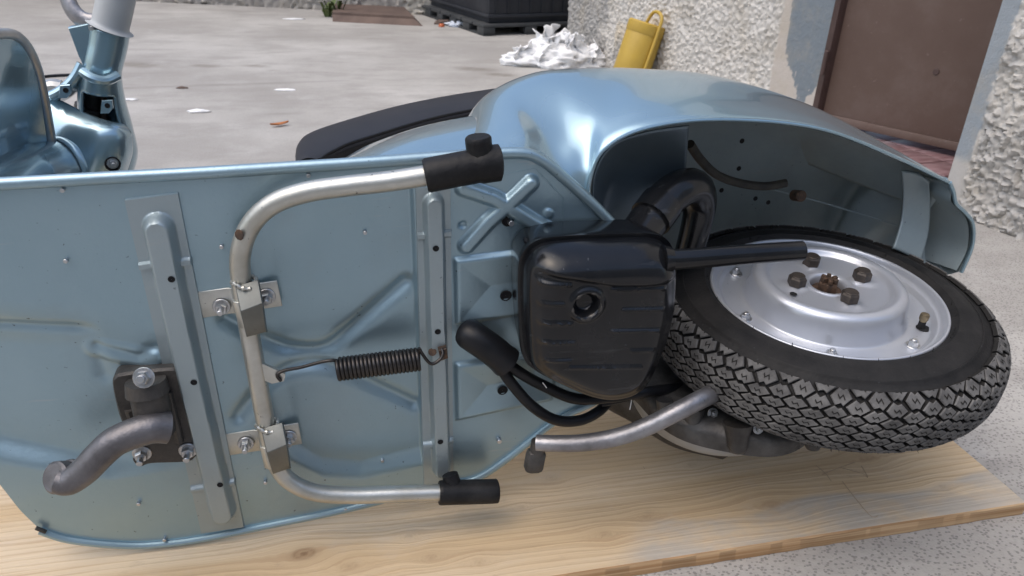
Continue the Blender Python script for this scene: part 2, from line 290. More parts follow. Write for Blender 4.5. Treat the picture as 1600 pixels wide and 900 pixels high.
pad = [0.]*(2*N_); attr(plank, 'grain', list(gr.ravel())+[0.]*(2*N_)); attr(plank, 'knot', list(kn.ravel())+pad); attr(plank, 'worn', list(worn.ravel())+pad)
for pts in ([(1316,752),(1358,804),(1372,806)],[(1275,727),(1290,740),(1299,752)],[(1312,730),(1330,735),(1348,740),(1356,746),(1346,728)],[(1284,742),(1300,735),(1336,722)],[(1005,729),(1007,732)],[(1005,729),(1008,733)]):
    obj('pencil_mark', tube([G(x,y,PZ+.0002) for x,y in spline(np.array(pts,float),4)], .00042, 5), M['pencil'], plank)

# ------------------------------------------------------------------ rough plastered walls
wl = NT('rough_plaster', .92, .2); cw = wl.coord(); base = wl.at('tint','Color')
c = wl.mix(wl.math('MULTIPLY', wl.ramp(wl.noise(cw,5,9,.7),.46,.70), .45), base, (.40,.35,.27)); c = wl.mix(wl.math('MULTIPLY', wl.ramp(wl.noise(cw,60,5),.52,.75), .25), c, (.30,.29,.28)); wl.color(c); wl.bump(wl.noise(cw,150,6,.75), .7, .005)
def plaster(name, p0, p1, z0, z1, nrm_, res, amp, seed, parent, tintf, thick=.22):
    p0, p1 = np.array(p0, float), np.array(p1, float); ln = np.linalg.norm(p1-p0); ns = int(ln/res)+2
    zf = min(z1, 1.0); zs = np.concatenate([np.arange(z0, zf, res), np.linspace(zf, z1, 12)[(0 if z1 <= 1.0 else 1):]]) if z0 < 1.0 else np.linspace(z0, z1, 8)
    s = np.linspace(0, ln, ns); sg, zg = np.meshgrid(s, zs); nz = len(zs)
    a = fnoise(nz, ns, 3.6/res*.006, 9/res*.006, seed); b = fnoise(nz, ns, 1.3, 4, seed+1); big = fnoise(nz, ns, 30, 90, seed+2)
    tint, k = tintf(sg, zg, a, big); h = amp*(.52*sstep((a+.1)/.30)+.30*sstep((a-.75)/.35)+.20*b+.2*big)*k; h[:, 0] *= .2; h[:, -1] *= .2
    d = (p1-p0)/ln; P = np.stack([p0[0]+d[0]*sg+nrm_[0]*h, p0[1]+d[1]*sg+nrm_[1]*h, zg], -1)
    v, f = gridfast(P); v = [tuple(q) for q in v]; f = [tuple(q) for q in f]; n0 = len(v)
    cor = [0, ns-1, nz*ns-1, (nz-1)*ns]; v += [(v[i][0]-nrm_[0]*thick, v[i][1]-nrm_[1]*thick, v[i][2]) for i in cor]
    f += [tuple(i*ns for i in range(nz))+(n0+3,n0), tuple(i*ns+ns-1 for i in range(nz))+(n0+2,n0+1), tuple(range(ns))+(n0+1,n0), tuple((nz-1)*ns+j for j in range(ns))+(n0+2,n0+3), (n0,n0+1,n0+2,n0+3)]
    o = obj(name, (v,f), wl.m, parent, 60); cattr(o, 'tint', np.concatenate([tint.reshape(-1,3), np.tile(np.array([[.42,.41,.40]]),(4,1))])); return o
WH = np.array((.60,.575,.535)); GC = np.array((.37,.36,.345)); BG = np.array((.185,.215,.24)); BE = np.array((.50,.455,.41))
def wx(y): return 1.400+(3.754-y)*.139
wd = nrm([.139,-1.]); wn = np.array([-wd[1]*-1, 0]); wn = nrm([-1.,-.139])
def GW(px, py):                                  # on the face of the right-hand wall
    r = MW@ray(px,py); o = np.array([0,0,CAMH]); p0 = np.array([wx(0),0]); t = ((p0-o[:2])@wn)/(r[:2]@wn); return o+r*t
yL, yR = GW(1289,80)[1], GW(1530,120)[1]; yB = GW(1211,75)[1]
def blend(a, b, k): return a[...,:]*(1-k[...,None])+b*k[...,None]
def tint_left(sg, zg, a, big):
    y = 4.25-sg*abs(wd[1]); t = np.tile(WH, sg.shape+(1,)); t = blend(t, np.array((.60,.52,.40)), sstep((big+.2)/1.5)*sstep((y-3.0)/.6)*.8); t = blend(t, GC, sstep((y-3.75+.05*big)/.10))
    t = blend(t, GC, sstep((.10+.04*big-zg)/.06)*.8)
    band = sstep((yB+.012*a*.3-y)/.012); k = 1-.93*band; t = blend(t, BE, band)
    f = np.clip((yB-y)/(yB-yL), 0, 1); zb = np.interp(f, [0,.18,.24,.5,.72,.85,1.], [.55,.46,.28,.22,.13,.16,.22])+.012*a
    blue = band*sstep((zg-zb)/.012); blue = np.maximum(blue, band*sstep((.06-f)/.02)*0); t = blend(t, BG, blue); k = np.where(band > .5, .05+.07*blue, k); return t, k
def tint_right(sg, zg, a, big):
    t = np.tile(WH*.98, sg.shape+(1,)); low = sstep((.36-.35*sg+.06*big-zg)/.05); t = blend(t, GC*1.15, low*.75); strip = sstep((.052+.004*a-sg)/.006)*sstep((zg-.13)/.03); t = blend(t, np.array((.26,.30,.335)), strip*.9); k = (1-.94*sstep((.056-sg)/.006))*(1+.25*low); return t, k
house = empty('house_wall'); thing(house, 'rough white stucco wall with a doorway, blue grey paint flaking beside the brown door', 'wall')
plaster('stucco', (wx(4.25),4.25), (wx(yL),yL), 0, 3.0, wn, .005, .009, 3, house, tint_left)
plaster('stucco', (wx(yR),yR), (wx(.1),.1), 0, 3.0, wn, .005, .010, 11, house, tint_right)
plaster('lintel', (wx(yL)+.002,yL), (wx(yR)+.002,yR), 2.05, 3.0, wn, .05, .004, 21, house, lambda s,z,a,b: (np.tile(WH, s.shape+(1,)), np.ones(s.shape)))
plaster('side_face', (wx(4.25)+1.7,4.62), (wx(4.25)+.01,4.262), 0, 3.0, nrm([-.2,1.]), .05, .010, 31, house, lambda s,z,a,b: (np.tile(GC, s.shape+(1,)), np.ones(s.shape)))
farw = empty('rear_wall'); thing(farw, 'weathered grey stucco wall closing the far end of the yard', 'wall')
fa, fb = np.array([-5.,7.16]), np.array([2.7,5.14]); fn = nrm([-.253,-.967])
plaster('stucco', fa, fb, 0, 2.6, fn, .018, .022, 41, farw, lambda s,z,a,b: (blend(np.tile(np.array((.33,.31,.285)), s.shape+(1,)), np.array((.47,.44,.385)), sstep((b+a*.4)/1.6)), np.ones(s.shape)))

opp = obj('added_house_front', box((-9,-4.8,0),(9,-3.5,3.4),.02), mat('grey_render', (.38,.375,.365), .9, var=(.45,.44,.425), vscale=2, bump=.4)); thing(opp, 'unseen plain grey house front added behind the camera to darken paint reflections', 'house')  # unseen block added to cut the sky behind the camera and darken reflections
# doorway: frame, door ajar, tiled step
d0, d1 = np.array([1.624,2.282]), np.array([1.859,1.871]); dd = nrm(d1-d0); dn = np.array([-dd[1], dd[0]]); dn = dn if dn@np.array([-1,-.3]) > 0 else -dn
door = empty('brown_door', (d0[0],d0[1],.09)); thing(door, 'plain brown metal door set in the stucco wall above a reddish tiled step', 'door')
def dbox(a0, a1, b0, b1, z0, z1, bev=.002): 
    v, f = box((a0,b0,z0),(a1,b1,z1),bev); return [(dd[0]*x+dn[0]*y, dd[1]*x+dn[1]*y, z) for x,y,z in v], f
obj('door_leaf', dbox(.004,.90,-.036,0,.016,1.93), M['door'], door, 30)
obj('kick_plate', dbox(.008,.895,.0005,.005,.016,.042,.002), M['door'], door, 30)
obj('latch_dent', xf(cylv(.009,0,.0025), Matrix.Translation(Vector((dd[0]*.33+dn[0]*.0005,dd[1]*.33+dn[1]*.0005,.23)))@Vector((dn[0],dn[1],0)).to_track_quat('Z','Y').to_matrix().to_4x4()), M['doorframe'], door)
def wbox(s0, s1, b0, b1, z0, z1, bev=.002):      # along the wall from y=2, depth into the wall
    v, f = box((s0,b0,z0),(s1,b1,z1),bev); return [(wd[0]*x-wn[0]*y, wd[1]*x-wn[1]*y, z) for x,y,z in v], f
fr = obj('door_frame', [(lambda v,f:([(x+wx(2.)-d0[0],y+2.-d0[1],z-.09) for x,y,z in v],f))(*wbox(-(yL-2.)/abs(wd[1])+.001,-(yL-2.)/abs(wd[1])+.026,-.004,.034,.088,2.04))][0], M['doorframe'], door, 30)
for z in (.17,.42,1.6): obj('hinge', xf(cylv(.008,0,.075), Matrix.Translation(Vector((dd[0]*-.002+dn[0]*.034, dd[1]*-.002+dn[1]*.034, z)))), M['doorframe'], fr)
step = empty('tiled_step', (wx(2.),2.,0)); thing(step, 'low step of reddish marbled tiles below the brown door', 'step')
sL, sR = -(yL-2.)-.0, (2.-yR)
obj('step_base', wbox(sL+.002,sR-.002,.006,.75,.0,.076), M['gray'], step, 30)
nt_ = 5
for i in range(nt_):
    a = sL+.004+(sR-sL-.008)*i/nt_; b = sL+.004+(sR-sL-.008)*(i+1)/nt_-.004
    for j in range(4): obj('tile', wbox(a,b,.002+.12*j,.118+.12*j,.076,.086+.0005*((i+j)%2),.0015), M['tile'], step, 30)
obj('unseen_back_wall', [(lambda v,f:([(x+wx(2.),y+2.,z) for x,y,z in v],f))(*wbox(sL-.3,sR+.5,.76,.80,0,2.2))][0], M['gray'], house, 30)  # unseen wall added behind the door so no light leaks underneath

# ------------------------------------------------------------------ things in the yard
def at_(px, py, z=0.): return Vector(G(px,py,z))
# black crate on its pallet
pa, pb, pc_ = G(755,57), G(704,17), G(882,52); ex = nrm((pc_-pa)[:2]); ey = nrm((pb-pa)[:2]-ex*((pb-pa)[:2]@ex)); 
def lb(lo, hi, bev=.004): v, f = box(lo, hi, bev); return [(ex[0]*x+ey[0]*y, ex[1]*x+ey[1]*y, z) for x,y,z in v], f
pal = empty('pallet', pa); thing(pal, 'dark grey plastic pallet on the ground under the black crate', 'pallet')
PWd, PLn = .95, 1.15
for i in range(7): obj('deck_board', lb((.0,.165*i,.048),(PWd,.165*i+.150,.066)), M['pallet'], pal, 30)
for i in range(4):
    for j in range(6): obj('foot_block', lb((.29*i,.205*j,.012),(.29*i+.08,.205*j+.09,.0475)), M['pallet'], pal, 30)
for i in range(4): obj('runner', lb((.29*i+.002,0.002,.0),(.29*i+.078,PLn,.0115)), M['pallet'], pal, 30)
crate = empty('plastic_crate', (pa[0],pa[1],.066)); thing(crate, 'large black plastic crate standing on a pallet in the yard corner', 'crate')
cx0, cy0, cx1, cy1, ch = .06, .05, .88, 1.08, .62
obj('side_panel', lb((cx0,cy0,.002),(cx1,cy0+.02,ch)), M['crate'], crate, 30); obj('side_panel', lb((cx0,cy1-.02,.002),(cx1,cy1,ch)), M['crate'], crate, 30)
obj('end_panel', lb((cx0,cy0+.021,.002),(cx0+.02,cy1-.021,ch)), M['crate'], crate, 30); obj('end_panel', lb((cx1-.02,cy0+.021,.002),(cx1,cy1-.021,ch)), M['crate'], crate, 30)
obj('base', lb((cx0+.021,cy0+.021,.002),(cx1-.021,cy1-.021,.03)), M['crate'], crate, 30)
for z in (.03,.30,.57): obj('rim_band', join(lb((cx0-.012,cy0-.012,z),(cx1+.012,cy0-.0005,z+.022)), lb((cx0-.012,cy0+.0005,z+.0005),(cx0-.0005,cy1,z+.0215))), M['crate'], crate, 30)
for i in range(10): obj('wall_rib', lb((cx0+.04+.08*i,cy0-.008,.056),(cx0+.052+.08*i,cy0-.0008,.298),.002), M['crate'], crate, 30)
# yellow canister leaning on the wall
cb = at_(978,135); can = empty('yellow_canister', cb); thing(can, 'yellow cylindrical canister with a loop handle leaning against the stucco wall', 'canister')
ax_ = Vector((.27,.02,1)).normalized(); rot = ax_.to_track_quat('Z','Y').to_matrix().to_4x4(); R_c = .082; Hc = .285
def cx(vf): return xf(vf, rot)
obj('can_body', cx(lathe([(.0001,.0),(R_c-.006,0),(R_c,.008),(R_c,Hc-.05),(R_c-.001,Hc-.047)], 48)), M['yellow'], can, 40)
obj('lid', cx(lathe([(R_c+.0005,Hc-.049),(R_c+.0035,Hc-.045),(R_c+.0035,Hc-.006),(R_c-.004,Hc),(R_c-.010,Hc-.004),(.0001,Hc-.004)], 48)), M['yellow'], can, 40)
hd = Vector((.52,-.85,0)).normalized(); loc = rot.inverted()
hv = rot.to_3x3().inverted()@Vector((.22,-.97,0)); hv.z = 0; hv.normalize(); hx = np.array([hv.x,hv.y,0]); up_ = np.array([0,0,1.])
obj('handle', cx(tube(spline(np.array([hx*(R_c+.008)+up_*.05, hx*(R_c+.010)+up_*.15, hx*(R_c+.010)+up_*(Hc-.03), hx*(R_c+.004)+up_*(Hc+.03), hx*(R_c-.03)+up_*(Hc+.052), hx*.01+up_*(Hc+.045), -hx*.012+up_*(Hc-.004)]),6), .0075, 12)), M['yellow'], can, 40)
# rag heap
def crumple(name, c, size, seed, m, sub=5, amp=.35, spikes=(), fr=2.2):
    bm = bmesh.new(); bmesh.ops.create_icosphere(bm, subdivisions=sub, radius=1); o_ = Vector((seed*7.1, seed*3.3, seed))
    for v in bm.verts:
        d = v.co.copy(); f = 1+amp*(mnoise.noise(d*fr+o_)-.8*(abs(mnoise.noise(d*fr*1.7+o_))-.2)-.55*(abs(mnoise.noise(d*fr*3.6+o_))-.15)+.10*mnoise.noise(d*fr*9+o_))
        for sdir, k, wdt in spikes: f += k*math.exp(-((d-Vector(sdir).normalized()).length/wdt)**2)
        p = d*f; p.z = max(p.z+.25, .0)*.8+.004*(1+mnoise.noise(d*6)); v.co = Vector((p.x*size[0], p.y*size[1], p.z*size[2]))
    vs = [tuple(v.co) for v in bm.verts]; fs = [tuple(v.index for v in f.verts) for f in bm.faces]; bm.free(); o = obj(name, (vs,fs), m, None, 180); o.location = c; return o
rag = crumple('rag_heap', at_(872,100), (.235,.14,.105), 3, M['cloth'], 5, .30, [((.35,.0,1),.55,.16),((-.45,0,.9),.3,.2),((1,0,.1),.25,.3),((-1,-.3,.0),.25,.35)], 2.6); 
rv_, rf_ = [], []
for i in range(30):
    a_ = random.uniform(0,6.28); q_ = random.random()**.6; hgt = (1-q_**2)*.095+random.uniform(-.01,.015); c0_ = np.array([math.cos(a_)*.21*q_, math.sin(a_)*.13*q_, max(hgt,.008)])
    e1_ = nrm(RNG.normal(size=3)); e2_ = nrm(np.cross(e1_, RNG.normal(size=3))); e3_ = np.cross(e1_, e2_); L_ = random.uniform(.05,.085); sd_ = random.uniform(0,50); pt = []
    for u_ in np.linspace(-1,1,11):
        for w_ in np.linspace(-1,1,11):
            n_1 = mnoise.noise(Vector((u_*1.3+sd_, w_*1.3, 0))); n_2 = mnoise.noise(Vector((u_*2.6, w_*2.6+sd_, 3))); n_3 = mnoise.noise(Vector((u_*1.7, w_*1.7, sd_)))
            p_ = c0_+L_*(e1_*(u_+.4*n_3)+e2_*(w_*.7+.4*n_2)+e3_*(.75*n_1+.35*n_2)); p_[2] = max(p_[2], .003+.002*n_1); pt.append(p_)
    v_, f_ = grid(np.array(pt).reshape(11,11,3)); n0_ = len(rv_); rv_ += [tuple(x) for x in v_]; rf_ += [tuple(x+n0_ for x in y) for y in f_]
fo = obj('rag_fold', (rv_,rf_), M['cloth'], rag, 180); mo_ = fo.modifiers.new('s','SUBSURF'); mo_.levels = mo_.render_levels = 1; fo.modifiers.new('t','SOLIDIFY').thickness = .002
thing(rag, 'crumpled heap of white rags on the concrete by the yellow canister', 'rags')
s_ = crumple('rag_scrap', at_(795,94), (.05,.02,.006), 5, M['cloth'], 3); thing(s_, 'small flat white scrap beside the heap of white rags', 'scrap')
s_ = crumple('paper_scrap', at_(310,175), (.04,.018,.010), 8, M['cloth'], 3); thing(s_, 'white paper scrap lying alone on the concrete left of the seat', 'paper scrap', 'paper scraps lying on the concrete')
s_ = crumple('paper_scrap', at_(446,141), (.045,.016,.006), 9, M['cloth'], 3); thing(s_, 'thin white paper scrap on concrete behind the orange leaf', 'paper scrap', 'paper scraps lying on the concrete')
s_ = crumple('paper_scrap', at_(460,30), (.07,.03,.006), 10, M['cloth'], 3); thing(s_, 'pale paper scrap on concrete in front of the rusty plate', 'paper scrap', 'paper scraps lying on the concrete')
s_ = crumple('paper_scrap', at_(200,156), (.035,.015,.005), 16, M['cloth'], 3); thing(s_, 'tiny white paper scrap beside the steering head', 'paper scrap', 'paper scraps lying on the concrete')
s_ = crumple('bark_chip', at_(285,138), (.022,.010,.008), 17, M['rustplate'], 3); thing(s_, 'small dark brown chip on concrete right of the steering head', 'chip')
lf = obj('dry_leaf', gridfast(np.array([[(x, y*(1-abs(x)/.035)**.6, .004+.006*abs(y)/.012+.15*x*x/.035) for x in np.linspace(-.034,.034,9)] for y in (-.012,-.006,0,.006,.012)])), M['orange']); lf.location = at_(437,197,.001); lf.rotation_euler = (0,0,.5); thing(lf, 'single orange dry leaf lying on the concrete', 'leaf')
b_ = crumple('plastic_bag', at_(722,41), (.085,.07,.035), 12, M['bag'], 5, .5); thing(b_, 'crumpled translucent plastic bag beside the pallet', 'plastic bag')
b_ = crumple('bottle_litter', at_(692,38), (.05,.03,.028), 13, M['rustplate'], 4, .4); thing(b_, 'small brown and red litter next to the plastic bag', 'litter')
b_ = crumple('orange_peel', at_(690,42,.0), (.018,.014,.022), 14, mat('red_orange_wrapper', (.5,.13,.05), .5), 3, .3); thing(b_, 'tiny red orange wrapper in front of brown litter', 'wrapper')
# rusty plate
c4 = [G(520,34), G(661,41), G(640,19), G(526,11)]
rpv = []
for z in (.0,.035,.05):
    for k, p in enumerate(c4): rpv.append((p[0]-c4[0][0]+(0,-.05,-.05,0)[k]*(z>.03), p[1]-c4[0][1]+(.06 if k < 2 else -.02)*(z > .03), z*(1 if k in (0,1) else .9)))
rp_o = obj('rusty_plate', (rpv, [(3,2,1,0),(8,9,10,11)]+[(l+k,l+(k+1)%4,l+4+(k+1)%4,l+4+k) for l in (0,4) for k in range(4)]), M['rustplate'], None, 20); rp_o.location = c4[0]; thing(rp_o, 'flat rusty brown metal plate lying on concrete near the rear wall', 'metal plate')
s_ = crumple('pebble', at_(649,39,.0), (.016,.014,.018), 15, M['cloth'], 3, .2); thing(s_, 'small white pebble at the corner of the rusty plate', 'pebble')
wp = at_(520,26); weed = empty('weed_plant', wp); thing(weed, 'small green weed growing beside the rusty plate at the wall', 'weed')
for i in range(26):
    a_ = random.uniform(0,6.28); l_ = random.uniform(.06,.15); b0_ = np.array([random.uniform(-.05,.05), random.uniform(-.04,.04), 0]); out_ = np.array([math.cos(a_),math.sin(a_),0]); sd_ = np.array([-out_[1],out_[0],0])*.012
    m1, m2 = b0_+out_*l_*.35+[0,0,l_*.7], b0_+out_*l_*.8+[0,0,l_*.75]
    obj('leaf', ([b0_-sd_*.4,b0_+sd_*.4,m1+sd_,m1-sd_,m2],[(0,1,2,3),(3,2,4)]), M['leaf'], weed, 60)
cbl = obj('ground_cable', tube(spline(np.array([G(*p,.006) for p in ((40,124),(75,119),(110,117),(140,116))]),6), .006, 8), M['hose']); thing(cbl, 'dark thin cable lying on concrete behind the leg shield', 'cable')
blk = crumple('rubber_offcut', at_(-6,106), (.06,.05,.04), 19, M['crate'], 3, .2); thing(blk, 'black rubber offcut on concrete at the left edge', 'offcut')

# ------------------------------------------------------------------ scooter frame: x to the tail, -y out of the underside, z to the upper flank
V0 = 0.46
uw, vw, ww = MW@_u, MW@_v, MW@_w
rootloc = MW@(-D0*_w-V0*_v)+np.array([0,0,CAMH])
scooter = empty('scooter')
scooter.matrix_world = Matrix(((uw[0],-ww[0],vw[0],rootloc[0]),(uw[1],-ww[1],vw[1],rootloc[1]),(uw[2],-ww[2],vw[2],rootloc[2]),(0,0,0,1)))
thing(scooter, 'blue metallic motor scooter lying on its side on a wooden plank, underside showing', 'scooter')
def L(px, py, n=0.0):
    r = ray(px, py); t = (-D0+n)/(_w@r); p = r*t; return np.array([p@_u, -n, p@_v+V0])
def LV(px, py, z):                               # on the level z (across the scooter)
    r = ray(px, py); t = (z-V0)/(_v@r); p = r*t; return np.array([p@_u, -(p@_w+D0), z])
def LU(px, py, x):
    r = ray(px, py); p = r*(x/(_u@r)); return np.array([x, -(p@_w+D0), p@_v+V0])
def LL(pts, n=None): return np.array([L(*p) if n is None else L(p[0], p[1], n) for p in pts])
def L2(pts): return [tuple(L(*p)[[0,2]]) for p in pts]
XZ = lambda a: np.asarray(a)[:, [0,2]]
def face_out(p, d=(0,-1,0), spin=0.0):           # matrix: local z -> d at p
    q = Vector(d).to_track_quat('Z', 'Y').to_matrix().to_4x4(); return Matrix.Translation(Vector(p))@q@Matrix.Rotation(spin, 4, 'Z')

# prototype fasteners, all along +z
def nut_mesh(r): return join(cylv(r*1.45,0,.0016), hexv(r,.0016,.0016+r*.95), cylv(r*.5,.0016+r*.5,.0016+r*2.3, 12))
protos = {}
def proto(key, vf, m, **k):
    o = obj(key, vf, m, **k); C.objects.unlink(o); protos[key] = o; return o
proto('mount', nut_mesh(.0062), M['bolt'], sharp=30)
proto('small', join(lathe([(.0032,0),(.0032,.0012)],12), cylv(.0021,.0008,.0065,12)), M['bolt'])
proto('flangebolt', join(cylv(.0062,0,.0012), hexv(.0044,.0012,.0062)), M['bolt'], sharp=30)
proto('hole', lathe([(.0034,.0008),(.0028,.0012),(.0026,.0006),(0.0001,.0005)],14), M['void'])  # slightly raised black disc; the shade inside a hole is in its colour
proto('wheelnut', join(hexv(.0112,-.003,.0085,.16), cylv(.0085,.008,.0098,18)), M['nutsteel'], sharp=30)
proto('rimnut', join(cylv(.0085,0,.0014), hexv(.0058,.0014,.0068), cylv(.0032,.005,.0095,12)), M['bolt'], sharp=30)
def put(key, name, parent, p, d=(0,-1,0), spin=0., s=1.):
    return inst(protos[key], name, parent, face_out(p, d, spin)@Matrix.Scale(s, 4))

# ------------------------------------------------------------------ floor pan (underside) with pressed relief
top_px = [(-480,318),(-140,299),(0,289),(150,281),(300,273),(450,264),(600,254),(700,247),(760,243),(818,242),(845,252),(870,271),(920,316),(966,361)]
bot_px = [(-330,480),(-140,600),(-60,690),(-20,740),(0,764),(30,800),(62,829),(110,842),(200,850),(262,847),(330,837),(450,813),(560,789),(690,757),(745,745),(800,709),(870,655),(930,625),(964,600)]
TP, BP = np.array(L2(top_px)), np.array(L2(bot_px))
def vtop(u): return np.interp(u, TP[:,0], TP[:,1])
def vbot(u): return np.interp(u, BP[:,0], BP[:,1])
u0, u1 = max(TP[0,0],BP[0,0]), min(TP[-1,0], BP[-1,0])
us = np.linspace(u0, u1, 440); ts = np.linspace(0, 1, 290)
A = np.repeat(us[None], len(ts), 0); B = vbot(A)+(vtop(A)-vbot(A))*ts[:,None]
def relief(A, B):
    H = np.zeros(A.shape)
    def groove(px, w, h): nonlocal H; H -= h*np.exp(-(pdist(A, B, L2(px))/w)**2)
    def ridge(px, w, h): nonlocal H; H += h*sstep((w-pdist(A, B, L2(px)))/(w*.62))-0
    # crossed pressings of the floor
    x = lambda *p: [tuple(q) for q in spline(np.array(p, float), 6)]
    groove(x((634,446),(590,484),(545,524),(505,552),(450,552),(405,530),(352,500)), .0088, .0072)
    groove(x((372,652),(400,618),(440,588),(490,576),(540,588),(600,615),(648,637)), .0088, .0068)
    H -= .003*np.exp(-(pdist(A, B, L2([(400,560),(500,563)]))/.022)**2)
    # soft shoulder under the upper roll and along the lower margin
    zl = np.interp(A, [L(x,700)[0] for x in (420,455,500,560,655)], [L(420,690)[2], L(455,722)[2], L(500,748)[2], L(560,752)[2], L(655,730)[2]])
    zu = np.interp(A, [L(x,300)[0] for x in (385,430,500,655)], [L(385,330)[2], L(430,292)[2], L(500,276)[2], L(655,264)[2]])
    H -= .0075*sstep((A-L(385,500)[0])/.035)*sstep((L(657,500)[0]-A)/.006)*sstep((B-zl)/.028)*sstep((zu-B)/.020)
    # recessed spine toward the front
    amp = sstep((L(345,600)[0]-A)/(L(345,600)[0]-L(-30,600)[0]))
    zt = np.interp(A, [L(0,512)[0], L(140,512)[0], L(330,560)[0]], [L(0,512)[2], L(140,515)[2], L(300,570)[2]])
    zb = np.interp(A, [L(-60,690)[0], L(0,700)[0], L(170,735)[0], L(330,700)[0]], [L(-60,705)[2], L(0,716)[2], L(170,738)[2], L(330,712)[2]])
    H -= .014*amp*sstep((B-zb+.012)/.030)*sstep((zt+.020-B)/.06+.2)
    H -= .004*np.exp(-((B-zt)/.006)**2)*sstep((L(160,512)[0]-A)/.03)
    ridge([(150,548),(236,562)], .016, .004)
    groove([(146,545),(160,592)], .008, .003); groove([(150,541),(215,556),(240,545)], .006, .003)
    # front bend away to the leg shield
    q = np.clip(L(120,600)[0]-A, 0, None); H -= .45*q*q
    # rear: crossed ribs, dimples, pyramid pressings
    H += .0085*sstep((.0104-np.minimum(pdist(A,B,L2([(724,293),(770,308),(793,322),(830,345),(866,364)])), pdist(A,B,L2([(728,383),(762,345),(793,318),(828,285)]))))/.0070)
    for c, r, h in (((723,351),.0055,-.003),((856,333),.0062,.0025)):
        d = np.hypot(A-L(*c)[0], B-L(*c)[2]); H += h*sstep((r-d)/.0025)
    def pyramid(poly, slope, lip):
        nonlocal H
        P = np.array(L2(poly)); c = P.mean(0); d = np.full(A.shape, 9.)
        for k in range(len(P)):
            p, q = P[k], P[(k+1)%len(P)]; e = q-p; nn = np.array([-e[1], e[0]]); nn /= np.linalg.norm(nn); nn = nn if (c-p)@nn > 0 else -nn
            d = np.minimum(d, (A-p[0])*nn[0]+(B-p[1])*nn[1])
        H += np.where(d > -.006, lip*sstep((d+.004)/.007)-slope*np.clip(d-.003,0,None), 0)
    pyramid([(712,405),(872,384),(872,480),(714,502)], .20, .0055)
    pyramid([(713,568),(870,545),(860,622),(715,652)], .20, .0055)
    # gentle unevenness of thin sheet
    H += .0006*np.sin(A*31+B*17)*np.sin(B*23-A*9)
    return H
Hn = relief(A, B)
pan = obj('floor_pan', gridfast(np.stack([A, -Hn, B], -1)), M['panel'], scooter, 60)
sm = pan.modifiers.new('thickness', 'SOLIDIFY'); sm.thickness = .0016; sm.offset = 0
def on_pan(px, py, up=0.0):
    p = L(px, py); h = relief(np.array([[p[0]]]), np.array([[p[2]]]))[0,0]; p = L(px, py, h+up); return p
bt = [(x, y-3) for x, y in top_px[:-1]]+[(963,357)]
pts = spline(LL(bt, .0), 8); pts[:,1] = -relief(pts[None,:,0], pts[None,:,2])[0]-.002
obj('rolled_edge', tube(pts, .0062, 12), M['panel'], scooter)
pts = spline(LL(bot_px[6:], .0), 8); pts[:,1] = -relief(pts[None,:,0], pts[None,:,2])[0]-.0025
obj('rolled_edge', tube(pts, .0042, 10), M['panel'], scooter)
obj('edge_gap_dark', xf(box((-.006,-.002,-.0015),(.006,.002,.0015),.0005), Matrix.Translation(Vector(L(64,828,.004)))@Matrix.Rotation(.75,4,'Y')), M['castdark'], scooter)  # dark sliver drawn in place of the shaded gap at the pan edge
for p in [(100,295),(105,405),(347,383),(482,272),(570,361),(415,750),(597,716),(218,783),(258,839),(540,792),(255,273),(645,553),(180,670)]:
    put('small', 'rivet_stud', scooter, on_pan(*p, -.0006), (0,-1,.06))

# cross members: thin plate + hollow rib + tabs
def crossmember(quad, rib, wrib, tabs, holes, hr=.016):
    q = LL(quad, 0); nu, nv = 46, 260
    s = np.linspace(0,1,nu); t = np.linspace(0,1,nv)[:,None]
    Pq = ((q[0]*(1-t)+q[3]*t)[:,None,:]*(1-s)[None,:,None]+(q[1]*(1-t)+q[2]*t)[:,None,:]*s[None,:,None])
    a, b = Pq[...,0], Pq[...,2]; H = relief(a, b)*.35+.0034
    rl = L2(rib); d = pdist(a, b, rl)
    H = np.maximum(H, .0034+hr*sstep((wrib-d)/(wrib*.42)))
    for p, r in tabs: H = np.maximum(H, .0016+.006*sstep((.0048-pdist(a, b, L2(p)))/.0022))
    edge = np.minimum.reduce([np.broadcast_to(s[None],H.shape), 1-np.broadcast_to(s[None],H.shape)]); H = np.where(edge < .001, H-.0044, H)
    H[0] -= .0044; H[-1] -= .0044
    o = obj('cross_member', gridfast(np.stack([a, -H, b], -1)), M['plate'], scooter, 50)
    for h in holes: put('hole', 'drain_hole', o, L(*h, 0.0034+hr-.0002))
    return o
crossmember([(193,309),(280,298),(383,822),(314,832)], [(250,352),(268,440),(303,600),(349,792)], .0155,
            [([(219,413),(246,410)],0),([(283,407),(297,405)],0),([(301,761),(326,757)],0),([(353,752),(368,749)],0)], [(268,436),(303,597),(344,757)])
crossmember([(648,290),(704,288),(709,752),(661,757)], [(676,315),(681,500),(689,728)], .0118,
            [([(652,367),(664,366)],0),([(693,363),(704,362)],0),([(661,692),(673,691)],0),([(696,686),(706,684)],0)], [(681,388),(684,518),(688,690)], .013)
# reinforcing plate outline at the rear corner
plate = L2([(708,291),(740,283),(836,263),(880,309),(880,372),(845,388),(708,400)])
obj('seam_line', tube(spline(LL([(790,272),(836,263),(880,309),(881,375)], .0004), 1), .0009, 6), M['panel'], scooter)
put('hole', 'drain_hole', scooter, on_pan(793,344,.0002), s=2.0)
put('small', 'bolt_end', scooter, L(795,345,-.002), (.1,-1,.05), s=1.5)
put('hole', 'drain_hole', scooter, on_pan(790,461,.0003), s=2.0); put('hole', 'drain_hole', scooter, on_pan(785,609,.0003), s=1.9)
put('small', 'rivet_stud', scooter, on_pan(778,683,-.003), s=1.5)

